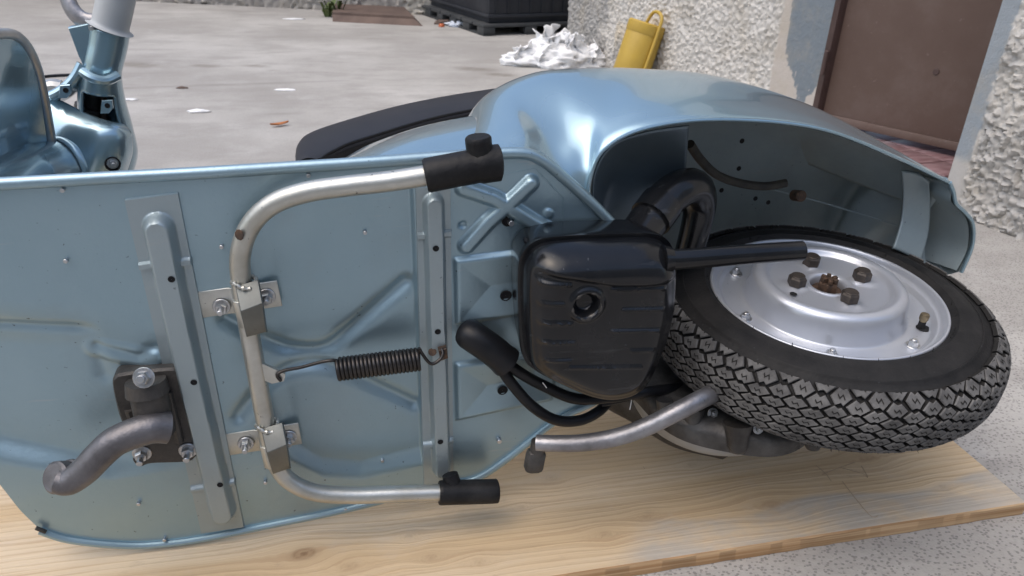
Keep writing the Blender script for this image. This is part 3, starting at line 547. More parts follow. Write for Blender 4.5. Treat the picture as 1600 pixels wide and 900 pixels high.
# ------------------------------------------------------------------ centre stand with feet, brackets, spring
stand = obj('center_stand', tube(spline(LL([(668,274,.044),(610,283,.042),(540,291,.039),(480,300,.036),(430,317,.033),(396,346,.031),(378,385,.029),(376,430,.027),(390,520,.026),(404,600,.026),(419,680,.027),(428,715,.028),(448,748,.030),(490,769,.033),(550,774,.035),(620,772,.037),(690,770,.039)]), 8), .0099, 18), M['zinc'], scooter)
rb = spline(LL([(664,275,.044),(720,264,.046),(766,256,.047),(784,254,.047)]), 8); rr = np.full(len(rb), .0165); rr[0]=.0150; rr[-3:] = [.0158,.0135,.008]; rr[-12:-3] = .0178
foot = join(tube(rb, rr, 20), tube(spline(LL([(754,254,.046),(749,232,.046),(747,213,.046)]),4), [.0128]*8+[.0112], 16))
obj('rubber_foot', foot, M['rubber'], stand, 40)
rb = spline(LL([(686,770,.039),(720,769,.040),(762,768,.041),(778,767,.041)]), 8); rr = np.full(len(rb), .0148); rr[0]=.0138; rr[-2:] = [.0142,.012]
obj('rubber_foot', join(tube(rb, rr, 20), tube(LL([(708,760,.036),(703,741,.030)]), [.011,.0095], 14)), M['rubber'], stand, 40)
def strap(c0, c1, w, parent):                    # hat-shaped strap over the tube: from c0 to c1 (pixels, mid line), w = width
    a, b = L(*c0, .0022), L(*c1, .0022); d = nrm(b-a); ln = np.linalg.norm(b-a); wv = nrm(np.cross(d, (0,1,0))); wv = wv if wv[2] > 0 else -wv
    prof = [(0,.002),(.40,.002),(.455,.004),(.475,.018),(.50,.034),(.56,.038),(.63,.038),(.69,.034),(.715,.018),(.735,.004),(.78,.002),(1,.002)]
    V = []
    for s, h in prof:
        p = a+d*ln*s
        for k in (-.5,.5): q = p+wv*w*k; V.append((q[0], -h, q[2]))
    F = [(2*i,2*i+1,2*i+3,2*i+2) for i in range(len(prof)-1)]
    o = obj('mounting_bracket', (V,F), M['zinc'], parent, 30); m = o.modifiers.new('t','SOLIDIFY'); m.thickness = .0024; m.offset = -1
    m = o.modifiers.new('b','BEVEL'); m.width = .0008; m.segments = 2; m.limit_method='ANGLE'
    return o
def stop_plate(pts, parent):
    (p1,p2,p3,p4,p5,p6), n = pts, (.036,.036,.052,.052,.044,.044)
    V = [L(*p, h) for p, h in zip((p1,p2,p3,p4,p5,p6), n)]; F = [(0,1,2,3),(3,2,4,5)]
    e = len(V); V += [L(p[0]-2, p[1], .016) for p in (p1,p4,p6)]+[L(p[0]+2,p[1],.016) for p in (p2,p3,p5)]
    F += [(0,3,e+1,e),(3,5,e+2,e+1),(1,e+3,e+4,2),(2,e+4,e+5,4)]
    o = obj('stop_plate', (V,F), M['zinc_dull'], parent, 25); m = o.modifiers.new('t','SOLIDIFY'); m.thickness = .0024
    m = o.modifiers.new('b','BEVEL'); m.width = .001; m.segments = 2; m.limit_method='ANGLE'
for c0, c1, n1, n2, sp in (((307,478),(437,459),(346,479),(417,463),((368,447),(403,437),(410,474),(376,487),(416,519),(386,527))),
                           ((354,696),(469,678),(384,693),(452,683),((408,670),(441,660),(448,695),(417,708),(453,732),(427,741)))):
    strap(c0, c1, .030, stand); stop_plate(sp, stand)
    for nn in (n1, n2): put('mount', 'fixing_nut', stand, L(*nn, .0032), (0,-1,.02), random.random())
for wp_, wn_ in (((382,441),.030),((418,664),.029)):
    c_ = L(*wp_, wn_); rg = np.array([[c_[0]+.0108*math.cos(t), c_[1]-.0006-.0106*abs(math.sin(t))*(1 if math.sin(t) > 0 else -1)*1.0, c_[2]+.0025*math.cos(2*t+1)] for t in np.linspace(0,2*math.pi,36)])
    obj('weld_bead', tube(rg, .0021+.0007*np.sin(np.arange(36)*2.3), 8, False), M['zinc'], stand)
lug = prism(XZ(LL([(396,570),(410,567),(446,583),(444,594),(425,598),(402,588)],.030)), .028, .032); obj('spring_lug', lug, M['zinc'], stand)
a, b = L(527,577,.030), L(657,561,.030); d = b-a; ln = np.linalg.norm(d); d /= ln; e2 = np.cross(d,(0,1,0)); e3 = np.array([0,-1.,0]); N = 21*14
coil = np.array([a+d*ln*i/N+.0112*(e2*math.cos(2*math.pi*i/14)+e3*math.sin(2*math.pi*i/14)) for i in range(N+1)])
spv = join(tube(coil, .00225, 8), tube(spline(np.vstack([[coil[0]], LL([(518,563,.033),(500,566,.032),(470,574,.032),(444,579,.033),(433,586,.034),(439,595,.034)])]),5), .0019, 8),
           tube(spline(np.vstack([[coil[-1]], LL([(672,568,.031),(686,563,.029),(692,553,.026),(690,545,.022)])]),5), .0019, 8))
obj('return_spring', spv, M['darksteel'], scooter, 60)
obj('spring_hook', join(prism(XZ(LL([(684,543),(697,540),(699,556),(688,560)],.018)), .012, .024, .001), tube(LL([(675,550,.012),(676,550,.018)]), .0045, 10)), M['rust'], scooter)

# ------------------------------------------------------------------ brake pedal mounting and lever
pl = spline(XZ(LL([(180,590),(184,577),(200,572),(268,565),(281,571),(290,600),(309,688),(306,704),(292,711),(240,713),(222,718),(211,708),(213,692),(197,655),(188,630)],.0)), 4, True)
mount = obj('pedal_mount', prism(pl, -.020, .014, .0025), M['castdark'], scooter, 40)
cyl = spline(LL([(232,612,.024),(239,645,.026),(246,676,.028)]), 6)
obj('pivot_boss', join(tube(cyl, .0185, 20), tube(LL([(227,594,.022),(231,613,.024)]), [.0195,.0215], 20), tube(LL([(262,612,.016),(281,690,.016)]), .0045, 8), tube(LL([(202,640,.014),(214,675,.014)]), .005, 8)), M['castdark'], mount, 40)
inst(protos['rimnut'], 'pivot_bolt', mount, face_out(L(225,590,.040), (-.1,-1,.45))@Matrix.Scale(1.25,4))
for p in ((222,708),(294,703)): put('mount', 'fixing_nut', mount, L(*p,.014), (0,-1,-.05), .4, 1.1)
arm = spline(LL([(262,668,.040),(240,668,.044),(212,676,.048),(180,690,.051),(155,712,.054),(132,736,.056),(108,752,.056),(92,750,.054)]), 7)
lever = obj('brake_pedal_lever', tube(arm, np.linspace(.0168,.0136,len(arm)), 18), M['lever'], scooter, 50)
obj('lever_end', join(xf(cylv(.0165,-.006,.006,24), face_out(L(91,746,.052),(-.45,-.6,.5))),xf(cylv(.0145,-.013,-.007,20), face_out(L(96,741,.050),(-.45,-.6,.5)))), M['lever'], lever, 40)

# ------------------------------------------------------------------ muffler
mo = spline(XZ(LL([(808,430),(814,396),(838,374),(880,367),(950,364),(1012,363),(1040,373),(1053,398),(1054,440),(1051,472),(1041,515),(1024,560),(1006,594),(984,611),(950,618),(915,613),(875,597),(838,578),(817,556),(810,500)],.055)), 14, True)
mc = L(920,488,.055)[[0,2]]; nth = len(mo)
ss = np.concatenate([np.linspace(0,.80,46), [.83,.86,.89,.91,.925,.94,.95,.955,.985,1.0,1.003,1.0]])
Pm = mc+(mo-mc)[None]*ss[:,None,None]
sq = np.broadcast_to(ss[:,None], Pm.shape[:2]); a, b = Pm[...,0], Pm[...,1]
up = (b-mc[1])/.1
Hm = .056+.044*np.where(sq < .955, (1-np.clip((sq-.62)/.335,0,1)**2.4)**.55, 0)
Hm = np.where(sq > .952, .058, Hm); Hm[-2] = .056; Hm[-1] = .050
# sunken lower field below the bulged shoulder
yl = np.interp(a, [L(830,0,.09)[0],L(860,0,.09)[0],L(920,0,.09)[0],L(1000,0,.09)[0],L(1050,0,.09)[0]], [L(830,428,.09)[2],L(860,423,.09)[2],L(920,428,.09)[2],L(1000,437,.09)[2],L(1050,436,.09)[2]])
Hm -= .007*sstep((yl-b)/.008+.3)*sstep((.93-sq)/.1)
for (x0,x1,y) in [(845,890,444),(845,878,474),(845,893,504),(845,895,534),(850,890,562),(955,1036,450),(972,1034,482),(955,1028,515),(985,1018,546),(890,1000,572)]:
    Hm += .0026*sstep((.0032-pdist(a, b, [tuple(L(x0,y,.09)[[0,2]]), tuple(L(x1,y-1,.09)[[0,2]])]))/.003)*sstep((.93-sq)/.08)
hc = L(917,478,.095)[[0,2]]; dh = np.hypot(a-hc[0], b-hc[1])
Hm += .004*np.exp(-((dh-.0165)/.0035)**2)-.009*sstep((.0140-dh)/.006)
V = np.stack([a, -Hm, b], -1); V = np.concatenate([V, np.stack([mo[:,0], np.full(nth,-.004), mo[:,1]],-1)[None]*1], 0)
V[-1,:,[0,2]] = (mc+(mo-mc)*.93).T
muffler = obj('muffler', grid(V, True), M['black_paint'], scooter, 60)
ring = np.array([[hc[0]+.0155*math.cos(t), -.0955+.0012*math.sin(5*t), hc[1]+.0155*math.sin(t)] for t in np.linspace(0,2*math.pi,40)])
obj('weld_ring', tube(ring, .0012+.0005*np.sin(np.arange(40)*1.9), 8, False), M['castdark'], muffler)
tp = LL([(1040,406,.080),(1080,404,.082),(1160,398,.084),(1253,392,.086)])
dirp = nrm(tp[-1]-tp[-2])
V, F = tube(spline(tp,6), .0108, 20, False); e = tp[-1]
obj('tail_pipe', join((V,F), lathe([(.0108,0),(.0092,.0004),(.0090,-.03),(.0001,-.031)], 20, e, dirp), tube(LL([(1036,406,.079),(1050,405.5,.080)]), [.016,.0125], 20)), M['black_paint'], muffler, 50)

# ------------------------------------------------------------------ hoses and rubber boot
bp = spline(LL([(722,515,.010),(742,528,.024),(768,546,.030),(792,566,.032)]), 6)
boot = obj('cable_boot', join(tube(bp, np.concatenate([[.006,.012,.0155,.0168],np.full(len(bp)-8,.0175),[.0175,.0180,.0186,.0186]]), 20)), M['hose'], scooter, 50)
obj('control_hose', tube(spline(LL([(783,560,.030),(812,582,.030),(850,603,.028),(900,623,.028),(960,620,.03),(1010,612,.03),(1060,606,.02),(1110,600,.0)]),8), .0068, 14), M['hose'], scooter)
obj('control_hose', tube(spline(LL([(780,570,.030),(800,600,.034),(832,635,.036),(868,656,.034),(905,657,.030),(935,643,.02),(955,622,.0),(975,600,-.03)]),8), .0066, 14), M['hose'], scooter)
obj('control_cable', tube(spline(LL([(940,632,.02),(985,622,.026),(1040,611,.02),(1080,604,.0)]),6), .0035, 10), M['hose'], scooter)
obj('cable_clamp', tube(LL([(1037,612,.022),(1056,610,.020)]), .0095, 14), M['zinc'], scooter)
for pp in ([(985,600,.032),(987,622,.034),(984,640,.034)],[(660+188,598,.036),(854,606,.036)]):
    obj('loose_thread', tube(spline(LL(pp),4), .0006, 5), M['cloth'], scooter)

# ------------------------------------------------------------------ wheel
WC = np.array([.587, .0016, .018]); WA = nrm((-.01,-.07,1.)); WE1 = nrm(np.array([1.,0,0])-WA*WA[0]); WE2 = np.cross(WA, WE1)
def WP(r, th, h): return WC+WA*h+r*(WE1*math.cos(th)+WE2*math.sin(th))
def wang(px, py, h):                             # polar position on the wheel at axial height h
    r = ray(px, py); o = np.array([0, -D0, V0]); dl = np.array([r@_u, -(r@_w), r@_v]); t = ((WC+WA*h-o)@WA)/(dl@WA); q = o+dl*t-(WC+WA*h)
    return math.hypot(q@WE1, q@WE2), math.atan2(q@WE2, q@WE1)
wheel = empty('wheel'); wheel.parent = scooter
def crown(s): return (.2095-.0035*abs(s)**2-.010*abs(s)**5, -.043+.034*s)     # carcass under the tread
ty = [(.136,-.006),(.1425,-.001),(.1445,.0035),(.1495,.0056),(.1502,.0068),(.1515,.0068),(.1522,.0060),(.163,.0060),(.174,.0015),(.1765,.0005),(.1772,.0014),(.1786,.0008),(.1792,-.0008),(.186,-.0050),(.1935,-.0080)]+[crown(s) for s in np.linspace(1,-1,15)]+[(.188,-.081),(.165,-.091),(.145,-.084),(.130,-.076)]
tyre = obj('tyre', lathe(ty, 128, WC, WA), M['tyre'], wheel, 50)
V, F, FM = [], [], []
A_, C_, B_ = .0152, .0049, .0060; NC = 66; dth = 2*math.pi/NC
def tp_(x, y, hgt):                              # x metres round, y metres across
    s = max(-1.12, min(1.12, y/.034)); r, h = crown(max(-1,min(1,s))); sl = abs(s)**3*.5
    if abs(s) > 1: r -= (abs(s)-1)*.05; h = -.043+.034*s
    return WP(r+hgt*(1-sl*.4), (x+.30*y)/.211, h+math.copysign(hgt*sl, s))
for c in range(NC):
    for k in range(-3, 4):
        y0 = k*2*B_+(B_ if c%2 else 0)-B_*.5
        if abs(y0) > .040: continue
        x0 = c*(2*math.pi*.211/NC); g = .87; jit = lambda: random.uniform(-.0009,.0009)
        hexp = [(-A_,0),(-C_,-B_),(C_*.1,-B_*.74),(C_*1.1,-B_*1.05),(A_,0),(C_,B_),(-C_*.1,B_*.74),(-C_*1.1,B_*1.05)]
        n0 = len(V); nh = len(hexp)
        hexp = [(x0+x*g*.92+jit(), y0+y*g+jit()*.5) for x, y in hexp]
        cx_, cy_ = x0, y0
        for hg, sc in ((-.001,1.06),(.0046,1.0),(.0060,.88)):
            V += [tp_(cx_+(x-cx_)*sc, cy_+(y-cy_)*sc, hg) for x, y in hexp]
        for l in (0, nh):
            for q in range(nh): F.append((n0+l+q, n0+l+(q+1)%nh, n0+l+nh+(q+1)%nh, n0+l+nh+q)); FM.append(1 if l == 0 else 0)
        F.append(tuple(n0+2*nh+q for q in range(nh))); FM.append(0)
        zz = [(-.0045,.0014),(-.0016,-.0006),(.0012,.0013),(.0042,-.0013)]
        for (xa,ya),(xb,yb) in zip(zz[:-1],zz[1:]):
            n0 = len(V); w = .0006
            V += [tp_(cx_+xa,cy_+ya-w,.0063),tp_(cx_+xb,cy_+yb-w,.0063),tp_(cx_+xb,cy_+yb+w,.0063),tp_(cx_+xa,cy_+ya+w,.0063)]; F.append((n0,n0+1,n0+2,n0+3)); FM.append(1)
obj('tread_blocks', (V,F), None, wheel, 25, [M['tread'],M['groove']], FM)
V, F = [], []
for i in range(120):                             # moulding hairs
    th = random.uniform(0, 2*math.pi); k = random.choice((0,0,1,2)); s = random.uniform(-.95,.3)
    if k == 0: p = np.array(tp_(th*.205, -.030, .003)); d = nrm(WP(.205,th,0)-WC)*.8-WA*.5
    elif k == 1: p = np.array(tp_(th*.205, .031*s, .004)); d = nrm(WP(.205,th,0)-WC)
    else: p = WP(.147,th,.0045); d = WA+.3*np.array([random.uniform(-1,1),0,0])
    V0_, F0 = tube([p, p+d*random.uniform(.002,.006)], [.00045,.0002], 5); n0 = len(V); V += V0_; F += [tuple(i+n0 for i in f) for f in F0]
hr = obj('moulding_hairs', (V,F), M['groove'], wheel); hr['kind'] = 'stuff'
rp = [(.130,-.060),(.1385,-.010),(.1425,-.003),(.1428,.0012),(.1415,.0032),(.1390,.0030),(.1372,.0002),(.1352,-.0048),(.1325,-.0065),(.1300,-.0070),(.1265,-.0115),(.1235,-.0135),(.1080,-.0145),(.1015,-.0140),(.0985,-.0125),(.0968,-.007),(.0935,.012),(.0905,.0190),(.0860,.0222),(.0805,.0230),(.0760,.0212),(.0725,.0170),(.066,.0148),(.034,.0142),(.0285,.0155),(.0245,.0148),(.0215,.011),(.0205,-.004)]
prof = spline(np.array(rp), 3); V = []
seg = 144; bumps = []
HN = [wang(1262,410,.024), wang(1246,443,.024), wang(1343,428,.024), wang(1330,464,.024)]
hr_ = np.mean([a for a,_ in HN]); hb = HN[3][1]; HN = [(hr_, hb+k*math.pi/2) for k in range(4)]
rows = []
for r, h in prof:
    row = []
    for k in range(seg):
        th = 2*math.pi*k/seg; hh = h
        if .026 < r < .07:
            for br, bth in HN:
                d = math.hypot(r*math.cos(th)-br*math.cos(bth), r*math.sin(th)-br*math.sin(bth)); hh += .0055*float(sstep((.017-d)/.011))
        row.append(WP(r, th, hh))
    rows.append(row)
rim = obj('rim', grid(np.array(rows), True), M['wheel'], wheel, 50)
for br, bth in HN: inst(protos['wheelnut'], 'wheel_nut', wheel, face_out(WP(br,bth,.0210), WA, random.random()))
obj('paint_chip', lathe([(.0055,.0),(.0052,.0006),(.0001,.0007)],9, L(374,367,.040), (-.6,-.75,.15)), M['rust'], stand)
castle = join(lathe([(.0205,-.004),(.018,.000),(.0001,.001)], 24), hexv(.0125,0,.012), *[xf(box((.004,-.0025,.011),(.0105,.0025,.018),.0008), Matrix.Rotation(k*math.pi/3+.2,4,'Z')) for k in range(6)], cylv(.0052,.01,.0165,14))
co = obj('axle_nut', castle, M['rust'], wheel, 30); co.matrix_local = face_out(WP(0,0,.006), WA)
a5 = wang(1428,537,-.012)[1]
for px in ((1155,426),(1158,496),(1300,553),(1428,537)):
    r, th = wang(*px,-.011); inst(protos['rimnut'], 'rim_nut', wheel, face_out(WP(.1165,th,-.0143), WA, random.random()))
r, th = wang(1424,492,0.0); inst(protos['rimnut'], 'rim_nut', wheel, face_out(WP(.1165,a5+2*math.pi*.4,-.0143), WA))
vb = WP(.1135, th, -.014); ra = nrm(WP(1,th,0)-WC)
obj('valve_stem', join(tube([vb-WA*.003, vb+WA*.012], [.0044,.0040], 14), lathe([(.0085,.0004),(.0001,.0006)],20,vb+ra*.003,WA)), M['void'], wheel)
obj('valve_cap', lathe([(.0044,.010),(.0046,.012),(.0054,.0125),(.0054,.018),(.0048,.0195),(.0001,.020)],16,vb,WA), M['brassy'], wheel)
put('hole', 'locating_hole', wheel, WP(.0615,HN[3][1]+.32,.0158), WA, s=1.3)

# ------------------------------------------------------------------ engine: casing, brake drum, flywheel cover, kick lever
EC = LV(1190,703,-.105)+np.array([.03,.142,.108])
def lob(prof, c, seg=96, f=lambda t: 1.0):
    rows = [[np.array(c)+WA*h+r*f(2*math.pi*k/seg)*(WE1*math.cos(2*math.pi*k/seg)+WE2*math.sin(2*math.pi*k/seg)) for k in range(seg)] for r, h in prof]
    return grid(np.array(rows), True)
eng = obj('engine_casing', lob([(.03,-.075),(.105,-.078),(.128,-.082),(.140,-.088),(.144,-.094),(.144,-.112),(.136,-.119),(.100,-.122),(.0001,-.122)], EC, 96, lambda t: 1+.03*math.sin(3*t+1)+.02*math.sin(7*t)), M['alu_dark'], scooter, 40)
obj('brake_drum', lob([(.03,-.050),(.108,-.052),(.114,-.058),(.114,-.064),(.110,-.066),(.112,-.076),(.0001,-.078)], WC+np.array([-.02,.01,0])), M['castdark'], eng, 40)
for bx, by, sc in ((1155,692,1.),(1274,688,.85),(1085,668,.8),(1040,655,.6)):
    p = LV(bx,by,-.100)+np.array([0,.004,0]); d_ = np.array([0,-.25,-1.])
    obj('casing_boss', tube([p-d_*.022, p-d_*.006, p+d_*.008, p+d_*.013, p+d_*.0145], [.017*sc,.0135*sc,.0115*sc,.0085*sc,.004*sc], 16), M['alu_dark'], eng, 50)
    put('rimnut','casing_bolt',eng,p+np.array([.022,-.002,.016]),(0,-.9,.4),.3,.8)
for i in range(7):
    th_ = -1.9+.16*i; p = EC+WA*-.098
    d_ = WE1*math.cos(th_)+WE2*math.sin(th_)
    obj('cooling_rib', tube([p+d_*.10+WA*.02, p+d_*.143+WA*.008, p+d_*.146-WA*.012], [.003,.003,.002], 6), M['alu_dark'], eng)
obj('casing_neck', tube(spline(LL([(960,600,-.08),(1010,620,-.05),(1070,650,-.03),(1130,660,-.02)]),6), np.linspace(.035,.05,19), 20), M['castdark'], eng, 40)
FC = LV(1130,698,-.125)+np.array([.03,.094,.02])
obj('flywheel_cover', lob([(.085,.010),(.098,.006),(.104,-.004),(.104,-.020),(.098,-.030),(.060,-.034),(.0001,-.034)], FC, 96), M['alu_light'], eng, 40)
kl = spline(LL([(1235,560,-.04),(1165,590,.05),(1105,619,.09),(1060,642,.10),(1010,667,.095),(960,684,.088),(910,692,.08),(868,693,.07),(838,692,.062)]), 8)
kick = obj('kick_start_lever', tube(kl, np.linspace(.0112,.0096,len(kl)), 18), M['alu'], scooter, 50)
obj('kick_pedal', join(xf(box((-.012,-.009,-.018),(.012,.009,.014),.0075), Matrix.Translation(Vector(L(836,717,.062)))@Matrix.Rotation(.12,4,'Y')), tube(LL([(842,690,.062),(838,712,.062)]), .009, 12)), M['alu_dark'], kick, 40)

# exhaust down pipe / suspension strut in the wheel well
obj('exhaust_pipe', tube(spline(LL([(985,392,.0),(1010,350,-.03),(1040,312,-.05),(1066,294,-.06),(1086,293,-.07),(1094,315,-.08),(1088,352,-.08),(1075,400,-.08)]),8), np.concatenate([np.full(20,.0235),np.linspace(.0235,.018,37)]), 18), M['black_paint'], scooter, 50)
obj('pipe_clamp', tube(LL([(1016,342,-.032),(1034,318,-.047)]), .0255, 18), M['black_paint'], scooter, 40)

# ------------------------------------------------------------------ rear body shell
bot = [(737,246,-.020),(775,241,-.012),(830,246,-.010),(880,283,-.010),(920,332,-.010),(921,285,-.012),(944,233,-.014),(1012,199,-.018),(1130,186,-.024),(1280,200,-.034),(1400,245,-.048),(1484,285,-.060)]
top = [(736,212,-.130),(746,180,-.145),(768,153,-.155),(804,132,-.160),(850,117,-.160),(890,112,-.160),(940,109,-.160),(1010,109,-.160),(1120,119,-.158),(1260,162,-.145),(1390,230,-.115),(1487,286,-.075)]
md = []
for i, (b_, t_) in enumerate(zip(bot, top)):
    f = .56 if i > 4 else .5
    md.append((b_[0]*(1-f)+t_[0]*f+(-7 if i < 3 else 0), b_[1]*(1-f)+t_[1]*f, b_[2]*.62+t_[2]*.38))
md[2] = (808,192,-.062); md[3] = (842,199,-.064); md[4] = (880,196,-.066); md[5] = (911,181,-.068); md[6] = (945,167,-.070)
hm = [(b_[0]*.7+m_[0]*.3, b_[1]*.7+m_[1]*.3, b_[2]*.78+m_[2]*.22) for b_, m_ in zip(bot, md)]
hm[3] = (864,256,-.023); hm[4] = (897,261,-.023); hm[5] = (919,254,-.023); hm[6] = (944,213,-.026)
R0, RH, R1, R2 = LL(bot), LL(hm), LL(md), LL(top)
R3 = R2+np.array([0,.07,-.022]); R4 = R2+np.array([0,.13,-.085]); R4[:,0] -= 0
R3[-1] = R2[-1]+[.004,.012,-.012]; R4[-1] = R2[-1]+[.005,.03,-.05]; R3[-2]=R2[-2]+[.0,.045,-.02]; R4[-2]=R2[-2]+[0,.09,-.07]
R0,RH,R1,R2,R3,R4 = [np.vstack([[r[0]+np.array([.012,.045,-.035])],[r[0]+np.array([-.001,.012,-.010])],r]) for r in (R0,RH,R1,R2,R3,R4)]
surf = loft([R0,RH,R1,R2,R3,R4], 8, 8)
R0 = R0[2:]
body = obj('rear_body', gridfast(surf), None, scooter, 70, [M['paint'],M['inner']])
m = body.modifiers.new('t','SOLIDIFY'); m.thickness = .0022; m.offset = -1; m.material_offset = 1
lip = spline(R0[4:], 8)
obj('arch_lip', tube(lip+np.array([0,.0005,-.0005]), .0022, 8), M['paint'], body)
# inner wheel well
tailc = LL([(1492,316,-.060),(1516,345,-.060),(1517,388,-.060),(1500,424,-.058)])+np.array([-.003,.003,0])
i0 = np.concatenate([R0[4:]+np.array([0,.004,-.003]), tailc]); nL = len(R0)-4; K = len(i0)
fade = np.clip((np.arange(K)-(nL-3))/4., 0, 1)[:,None]
def well_row(dy, dz, tx, ty, tz): return i0+(1-fade)*np.array([0,dy,dz])+fade*np.array([tx,ty,tz])
i1 = well_row(.10,.012,-.012,.045,-.004); i2 = well_row(.19,-.03,-.03,.085,-.012); i3 = well_row(.215,-.13,-.06,.11,-.05); i4 = well_row(.215,-.26,-.09,.12,-.16)
for q in (i1,i2,i3,i4): q[:2] += np.array([.02,0,0])
well = obj('wheel_well', gridfast(loft([i0,i1,i2,i3,i4], 8, 8)), M['inner'], scooter, 70)
# front splash sheet of the well
sp = loft([LL([(926,325,-.03),(928,270,-.03),(955,226,-.035),(1010,205,-.04),(1076,195,-.05)]), LL([(930,345,-.075),(945,300,-.075),(975,262,-.075),(1020,250,-.08),(1072,250,-.085)]), LL([(935,400,-.08),(950,385,-.09),(985,362,-.09),(1025,345,-.095),(1066,330,-.10)])], 8, 8)
spl = obj('splash_sheet', gridfast(sp), mat('splash_sheet_paint', (.16,.205,.235), .42, .6, .2, var=(.13,.17,.20), vscale=8), scooter, 70)
spl.modifiers.new('t','SOLIDIFY').thickness = .0016
wire = LL([(1078,225,-.10),(1095,250,-.12),(1120,273,-.13),(1155,286,-.14),(1195,291,-.14),(1228,286,-.14)])
obj('wiring_hose', tube(spline(wire,6), .0058, 10), mat('dirty_hose', (.022,.02,.017), .7, var=(.045,.04,.03), vscale=60), scooter)
obj('weld_seam', tube(spline(LL([(1085,268,-.17),(1180,290,-.17),(1290,318,-.16),(1400,352,-.14)]),6), .0012, 6), M['inner'], scooter)
for p in ((1159,220,-.13),(1154,263,-.15),(1127,297,-.16),(1180,310,-.16),(1200,316,-.16)): put('hole', 'well_hole', scooter, L(*p), s=1.0)
obj('well_bolt', xf(cylv(.008,-.012,.006), face_out(L(1249,306,-.14),(0,-1,.3))), M['rust'], scooter)
# tail: stiffener strap and end lip
ts_ = loft([LL([(1408,265,-.092),(1432,269,-.090),(1452,281,-.086)]), LL([(1410,300,-.104),(1432,305,-.101),(1452,315,-.097)]), LL([(1406,345,-.100),(1428,352,-.098),(1448,362,-.094)]), LL([(1393,388,-.080),(1415,398,-.080),(1435,408,-.080)])], 6, 6)
o = obj('tail_stiffener', gridfast(ts_), M['inner'], scooter, 60); o.modifiers.new('t','SOLIDIFY').thickness = .004
tl = loft([LL([(1440,274,-.105),(1466,282,-.085),(1487,288,-.060)]), LL([(1442,300,-.125),(1466,306,-.105),(1490,312,-.062)]), LL([(1440,330,-.13),(1480,335,-.11),(1519,349,-.060)]), LL([(1436,375,-.125),(1478,385,-.105),(1518,388,-.060)]), LL([(1430,420,-.10),(1470,430,-.09),(1501,424,-.058)])], 8, 6)
tail = obj('tail_end', gridfast(tl), M['inner'], scooter, 60)
tb = spline(LL([(1484,285,-.060),(1490,300,-.060),(1494,318,-.060),(1508,332,-.060),(1520,350,-.060),(1519,385,-.060),(1502,426,-.058)]), 8)
tbo = tb+np.array([.012,.05,-.004])
to = obj('tail_skin', gridfast(np.array([tb, tb+np.array([.008,.015,.001]), tbo])), M['paint'], tail, 60); to.modifiers.new('t','SOLIDIFY').thickness = .002
obj('tail_lip', tube(tb, .0026, 8), M['paint'], tail)
# front flank under the seat
fl = loft([LL([(508,257,-.03),(560,254,-.03),(640,249,-.03),(700,245,-.03),(760,241,-.03)]), LL([(512,252,-.075),(566,231,-.085),(640,210,-.09),(700,199,-.095),(762,190,-.10)]), LL([(520,250,-.14),(572,220,-.16),(640,195,-.17),(700,180,-.17),(770,168,-.17)])], 8, 8)
ext = fl[-1:]+np.array([0,.05,-.05]); fl = fl-np.array([0,0,.006]); ext = ext-np.array([0,0,.006]); fl = np.concatenate([fl, fl[-1:]+np.array([0,.03,-.015]), ext], 0)
obj('front_flank', gridfast(fl), M['paint'], scooter, 70)

# ------------------------------------------------------------------ seat
zt_ = .13
so = [(462,252),(461,236),(466,219),(484,203),(540,184),(620,162),(700,146),(780,134),(850,124),(930,118)]
si = [(500,250),(510,243),(524,236),(546,226),(590,212),(645,195),(700,181),(770,168),(850,158),(930,150)]
so3 = np.array([LV(x,y,zt_) for x,y in so]); si3 = np.array([LV(x,y,zt_+.0) for x,y in si])
def shift(a, dz, f=0.0, c=None): b = a.copy(); b[:,2] += dz; return b
mid_ = so3*.5+si3*.5
rows = [shift(si3*.8+mid_*.2,-.24), shift(si3*.96+mid_*.04,-.03), shift(si3,-.006), shift(si3*.93+so3*.07,0), shift(mid_,.004), shift(so3*.95+si3*.05,-.002), shift(so3,-.012), shift(so3,-.04), shift(so3,-.24)]
A_s = np.array([spline(r, 6) for r in rows]); 
seat = obj('seat', gridfast(np.array([spline(A_s[:,j], 3) for j in range(A_s.shape[1])])), M['seat'], scooter, 80)
under = shift(si3*.9+so3*.1,-.012); und2 = under+np.array([.012,-.0,-.018]); und2[:,1] -= .008
obj('seat_base', join(tube(spline(und2,6), .006, 8), gridfast(np.array([spline(shift(si3,-.02),6), spline(shift(si3+np.array([.02,.015,0]),-.22),6)]))), M['hose'], seat, 60)
obj('seat_welt', tube(spline(shift(si3*.97+so3*.03,.0005),6), .0025, 8), M['hose'], seat)

# ------------------------------------------------------------------ leg shield, steering head, handlebar
oe = [(-190,190,-.10),(-100,95,-.20),(-40,62,-.29),(0,53,-.34),(25,56,-.37),(44,76,-.40),(58,108,-.42),(68,150,-.435),(77,200,-.445),(84,245,-.45),(92,300,-.45)]
ce = [(-190,420,-.06),(-100,360,-.16),(-60,345,-.22),(-30,330,-.26),(-5,320,-.29),(15,312,-.33),(32,306,-.37),(48,302,-.40),(62,300,-.42),(76,300,-.44),(90,310,-.45)]
O3, C3 = LL(oe), LL(ce); Mi = (O3+C3)/2+np.array([-.018,0,0])
shield = obj('leg_shield', gridfast(loft([O3,Mi,C3],8,8)), M['paint'], scooter, 70); shield.modifiers.new('t','SOLIDIFY').thickness = .002
obj('shield_trim', tube(spline(O3,8), .0065, 12), M['trim'], shield)
cl = spline(LL([(-170,395,-.13),(-60,330,-.27),(20,292,-.38),(75,272,-.44),(112,262,-.47)]), 8)
obj('steering_tunnel', tube(cl, np.concatenate([np.linspace(.075,.050,20), np.linspace(.050,.046,len(cl)-20)]), 28, False), M['paint'], scooter, 60)
